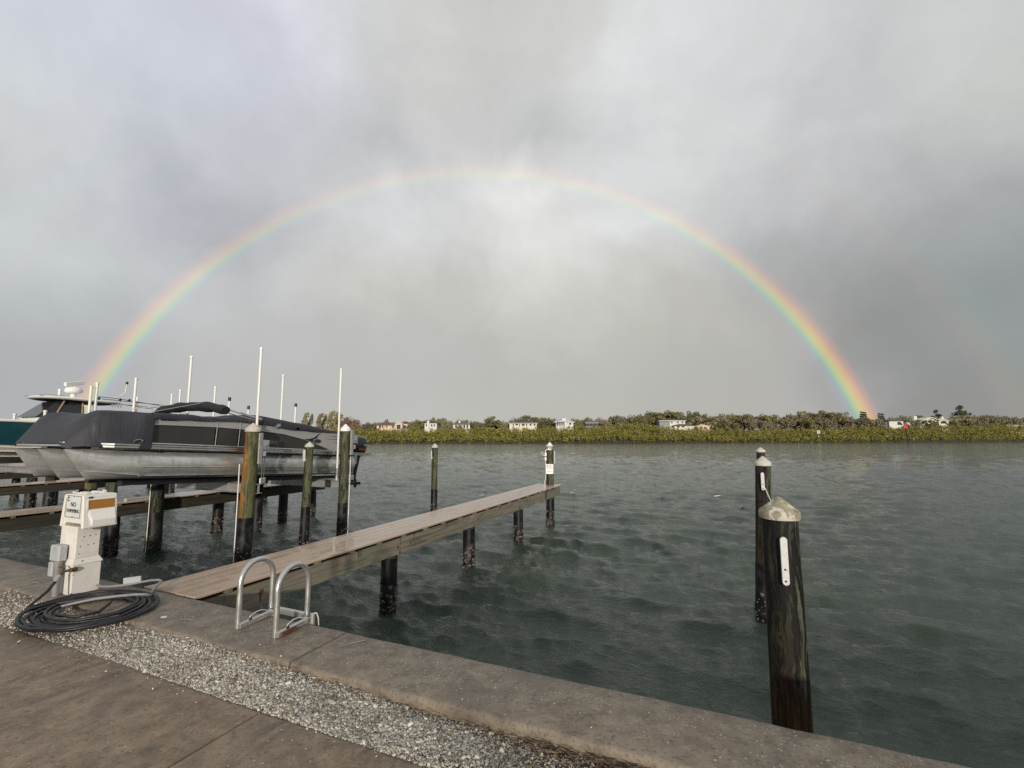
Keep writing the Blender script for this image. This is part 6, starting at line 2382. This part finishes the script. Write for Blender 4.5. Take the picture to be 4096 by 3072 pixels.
# 7 grey and white two storey
F = 250
t, w, s = house('house', 2636, 2740, F, 'two-storey house half grey and half white with a row of small square windows')
x = lambda u: (u - 2688) * s
walls(t, x(2638), x(2676), 0, 9, 0, zof(1685, F), 'h_grey')
walls(t, x(2676.3), x(2736), -.4, 9, 0, zof(1685, F), 'h_white')
b = MB()
b.box(x(2635), x(2740), -1.0, 9.6, zof(1685, F), zof(1682.6, F))
b.build('cornice', 'h_white', t)
b = MB()
hip(b, x(2640), x(2734), 0, 9, zof(1682.6, F) + .26, zof(1675, F), .2)
b.build('roof', 'r_navy', t)
walls(t, x(2690), x(2764), -3.4, -.41, 0, zof(1704, F), 'h_white')
b = MB()
hip(b, x(2688), x(2766), -3.4, -.5, zof(1703, F), zof(1697, F), .5, .8)
b.build('porch_roof', 'r_brown', t)
wins(t, [(x(2647), zof(1688, F), .8, .5), (x(2656), zof(1688.5, F), .5, .8), (x(2668), zof(1688, F), .8, .5), (x(2664), zof(1709, F), .8, .8), (x(2672), zof(1709, F), .8, .8)], 0)
wins(t, [(x(q), zof(1690, F), .35, 1.0) for q in (2682.5, 2686.5, 2705.5, 2709.5, 2724, 2728)], -.4)
wins(t, [(x(2704), zof(1707, F), 1.4, .8), (x(2722), zof(1707, F), 1.4, .8)], -3.4)
# 8 small peach gable
F = 246
t, w, s = house('house', 2786, 2837, F, 'small peach gabled roof end low in the trees')
x = lambda u: (u - 2811) * s
walls(t, x(2789), x(2833), 0, 8, 0, zof(1706, F), 'h_peach')
b = MB()
b.prism([(x(2787), zof(1706, F)), (x(2836), zof(1706, F)), (x(2809), zof(1699, F))], 'y', 0, 8)
b.build('gable', 'h_peach', t)
b = MB()
gable(b, x(2787), x(2835), 0.2, 8, zof(1705.5, F), zof(1698, F))
b.build('roof', 'h_peach', t)
b = MB()
b.box(x(2806), x(2809), 3, 4, zof(1700, F), zof(1696.5, F))
b.build('chimney', 'h_cream', t)
wins(t, [(x(2800), zof(1711, F), 1.2, .8), (x(2816), zof(1711, F), 1.2, .8)], 0)
# 9 pale grey flat house behind the marker
F = 252
t, w, s = house('house', 3553, 3605, F, 'pale grey flat-roofed house left of the red channel marker')
x = lambda u: (u - 3579) * s
walls(t, x(3556), x(3604), 0, 8, 0, zof(1685, F), 'h_white')
b = MB()
b.box(x(3552), x(3604), -.5, 8.5, zof(1685, F), zof(1683.4, F))
b.build('roof', 'r_grey', t)
b = MB()
b.box(x(3546), x(3556) - .01, 1, 7, 0, zof(1688, F))
b.build('annex', 'r_grey', t)
wins(t, [(x(3590), zof(1694, F), 1.6, 1.6), (x(3598), zof(1698, F), .6, 1.2)], 0)
# 10 white modern house and cream gable house
F = 256
t, w, s = house('house', 3630, 3712, F, 'white modern house with stacked terraces right of the red channel marker')
x = lambda u: (u - 3671) * s
for (a, c, v0, y0) in ((3660, 3712, 1698, -1.5), (3664, 3700, 1688, 0), (3632, 3668, 1692, 1), (3676, 3712, 1681, 2.5)):
    walls(t, x(a), x(c), y0, 10, 0 if y0 < 0 else 2 + y0, zof(v0, F), 'h_white')
    b = MB()
    b.box(x(a) - .3, x(c) + .3, y0 - .6, y0 + 6, zof(v0, F) + .002, zof(v0, F) + .25)
    b.build('roof_slab', 'h_white', t)
b = MB()
b.box(x(3667), x(3677), 3, 5, zof(1684, F), zof(1664.5, F))
b.build('chimney', 'h_white', t)
wins(t, [(x(3684), zof(1693, F), 2.0, .9), (x(3672), zof(1693, F), .9, .9)], 0)
wins(t, [(x(3690), zof(1703, F), 2.4, .8)], -1.5)
F = 250
t, w, s = house('house', 3698, 3783, F, 'large cream gabled house with an arched window and a tall chimney')
x = lambda u: (u - 3740) * s
walls(t, x(3716), x(3748), 1.5, 10, 0, zof(1678, F), 'h_cream')
b = MB()
b.prism([(x(3696), zof(1681, F)), (x(3727), zof(1668, F)), (x(3748), zof(1677, F)), (x(3748), zof(1679, F)), (x(3727), zof(1671, F)), (x(3697), zof(1683, F))], 'y', .5, 10)
b.build('roof', 'h_cream', t)
b = MB()
b.prism([(x(3700), zof(1681, F)), (x(3727), zof(1671, F)), (x(3747), zof(1678.5, F))], 'y', 1.6, 10)
b.build('gable', 'h_white', t)
walls(t, x(3748.5), x(3780), 0, 9, 0, zof(1684, F), 'h_cream')
b = MB()
b.prism([(x(3745), zof(1677.5, F)), (x(3758), zof(1676, F)), (x(3783), zof(1683, F)), (x(3783), zof(1685, F)), (x(3758), zof(1679.5, F)), (x(3745), zof(1680, F))], 'y', -.6, 9)
b.build('roof', 'h_cream', t)
b = MB()
b.prism([(x(3749), zof(1684, F)), (x(3779), zof(1684, F)), (x(3758), zof(1679.6, F))], 'y', .02, 9)
b.build('gable', 'h_cream', t)
b = MB()
b.box(x(3772), x(3777), 3, 4.4, zof(1681, F), zof(1667, F))
b.build('chimney', 'h_cream', t)
b = MB()
arch = [(x(3764) + 1.35 * math.cos(q), zof(1690, F) + .75 * math.sin(q)) for q in np.linspace(0, PI, 11)] + [(x(3764) - 1.35, zof(1695, F)), (x(3764) + 1.35, zof(1695, F))]
b.prism(arch, 'y', -.08, .02)
b.build('arched_window', 'dark_glass', t)
b = MB()
b.box(x(3716), x(3748), -.4, 1.45, zof(1697, F), zof(1695.4, F))
b.build('balcony', 'r_grey', t)
wins(t, [(x(3722), zof(1687, F), 1.2, 1.2), (x(3738), zof(1687, F), 1.2, 1.2), (x(3742), zof(1701, F), 1.0, .8)], 1.5)
# 11 low houses at the right end
F = 262
t, w, s = house('house', 4022, 4110, F, 'low cream house with a flat tiled roof at the right end of the shore')
x = lambda u: (u - 4066) * s
walls(t, x(4030), x(4108), 0, 8, 0, zof(1703, F), 'h_cream')
b = MB()
hip(b, x(4024), x(4110), 0, 8, zof(1702.5, F), zof(1699, F), .4)
b.build('roof', 'h_cream', t)
wins(t, [(x(q), zof(1706, F), 1.0, .8) for q in (4045, 4072, 4095)], 0)
t, w, s = house('house', 3884, 3912, F, 'tiny cream roof showing over the mangroves between palms')
x = lambda u: (u - 3898) * s
walls(t, x(3886), x(3910), 0, 6, 0, zof(1706, F), 'h_cream')
b = MB()
hip(b, x(3884), x(3912), 0, 6, zof(1706, F), zof(1703.5, F), .4)
b.build('roof', 'h_cream', t)
# 12 yellow tower house far left, over the teal boat
F = 150
t, w, s = house('house', 76, 118, F, 'yellow house with terracotta roofs seen over the teal boat at far left')
x = lambda u: (u - 97) * s
walls(t, x(70), x(132), 0, 8, 0, zof(1683, F), 'h_peach')
b = MB()
hip(b, x(70), x(132), 0, 8, zof(1682.5, F), zof(1670, F), .3)
b.build('roof', 'r_orange', t)
walls(t, x(77), x(117), 1, 6, zof(1680, F), zof(1664, F), 'h_yellow')
b = MB()
hip(b, x(76), x(118), 1, 6, zof(1664, F), zof(1657, F), .2, .5)
b.build('tower_roof', 'r_orange', t)
b = MB()
b.box(x(80), x(83), 2, 3, zof(1664, F), zof(1657.5, F))
b.build('chimney', 'h_cream', t)
b = MB()
b.loft([[far(u_, F_, z_) for u_ in np.linspace(-900, 520, 12)] for F_, z_ in ((120, WATER - .3), (124, -.4), (170, .3), (300, 1.0))], False, False, closed=False)
tag(b.build('ground', 'ground'), kind='structure')

# ------------------------------------------------------------------ channel marker and sign
F = 206
m0 = far(3622, F, WATER)
t = thing('channel_marker', m0, 'dark channel marker pile with a red triangular board, in front of the mangroves', 'channel marker', local=True)
s = SC(F)
b = MB()
b.tube([(0, 0, -.8), (-.35, 0, 4.0), (-.55, 0, 7.2)], [.30, .27, .25], 12)
b.build('post', 'black', t)
b = MB()
zc = zof(1704, F) - WATER
tri = [(-1.75, zc - .95), (.05, zc - .95), (-.35, zc + .3), (-.62, zc + 1.1), (-.95, zc + 1.1), (-1.3, zc + .3)]
b.prism(tri, 'y', -.36, -.30)
o = b.build('day_board', 'red', t)
o.rotation_euler = (0, 0, YAW)
b = MB()
b.prism([(p_[0] * -.75 + .05 - .25, p_[1] - .05) for p_ in tri], 'x', .30, .36)
o = b.build('side_board', 'black', t)
o.rotation_euler = (0, 0, YAW)
b = MB()
b.cyl((-.58, 0, 7.2), (-.6, 0, 7.65), .14, n=8)
b.build('light', 'black', t)
F = 200
t = thing('shore_sign', far(3268, F, WATER), 'small white warning sign on a thin post before the mangroves', 'sign', rot=(0, 0, YAW), local=True)
b = MB()
b.cyl((0, 0, -.5), (-.1, 0, 5.2), .07, n=8)
b.build('post', 'r_brown', t)
b = MB()
b.box(-.75, .55, -.14, -.09, 3.9, 5.25)
sg_ = b.build('board', 'h_white', t)
b = MB()
for z in (4.95, 4.6, 4.25):
    b.box(-.6, .4, -.16, -.141, z, z + .12)
b.build('printing', 'ink', sg_)
b = MB()
b.box(-.28, .14, -.14, -.09, 2.6, 2.9)
b.build('small_board', 'h_white', t)
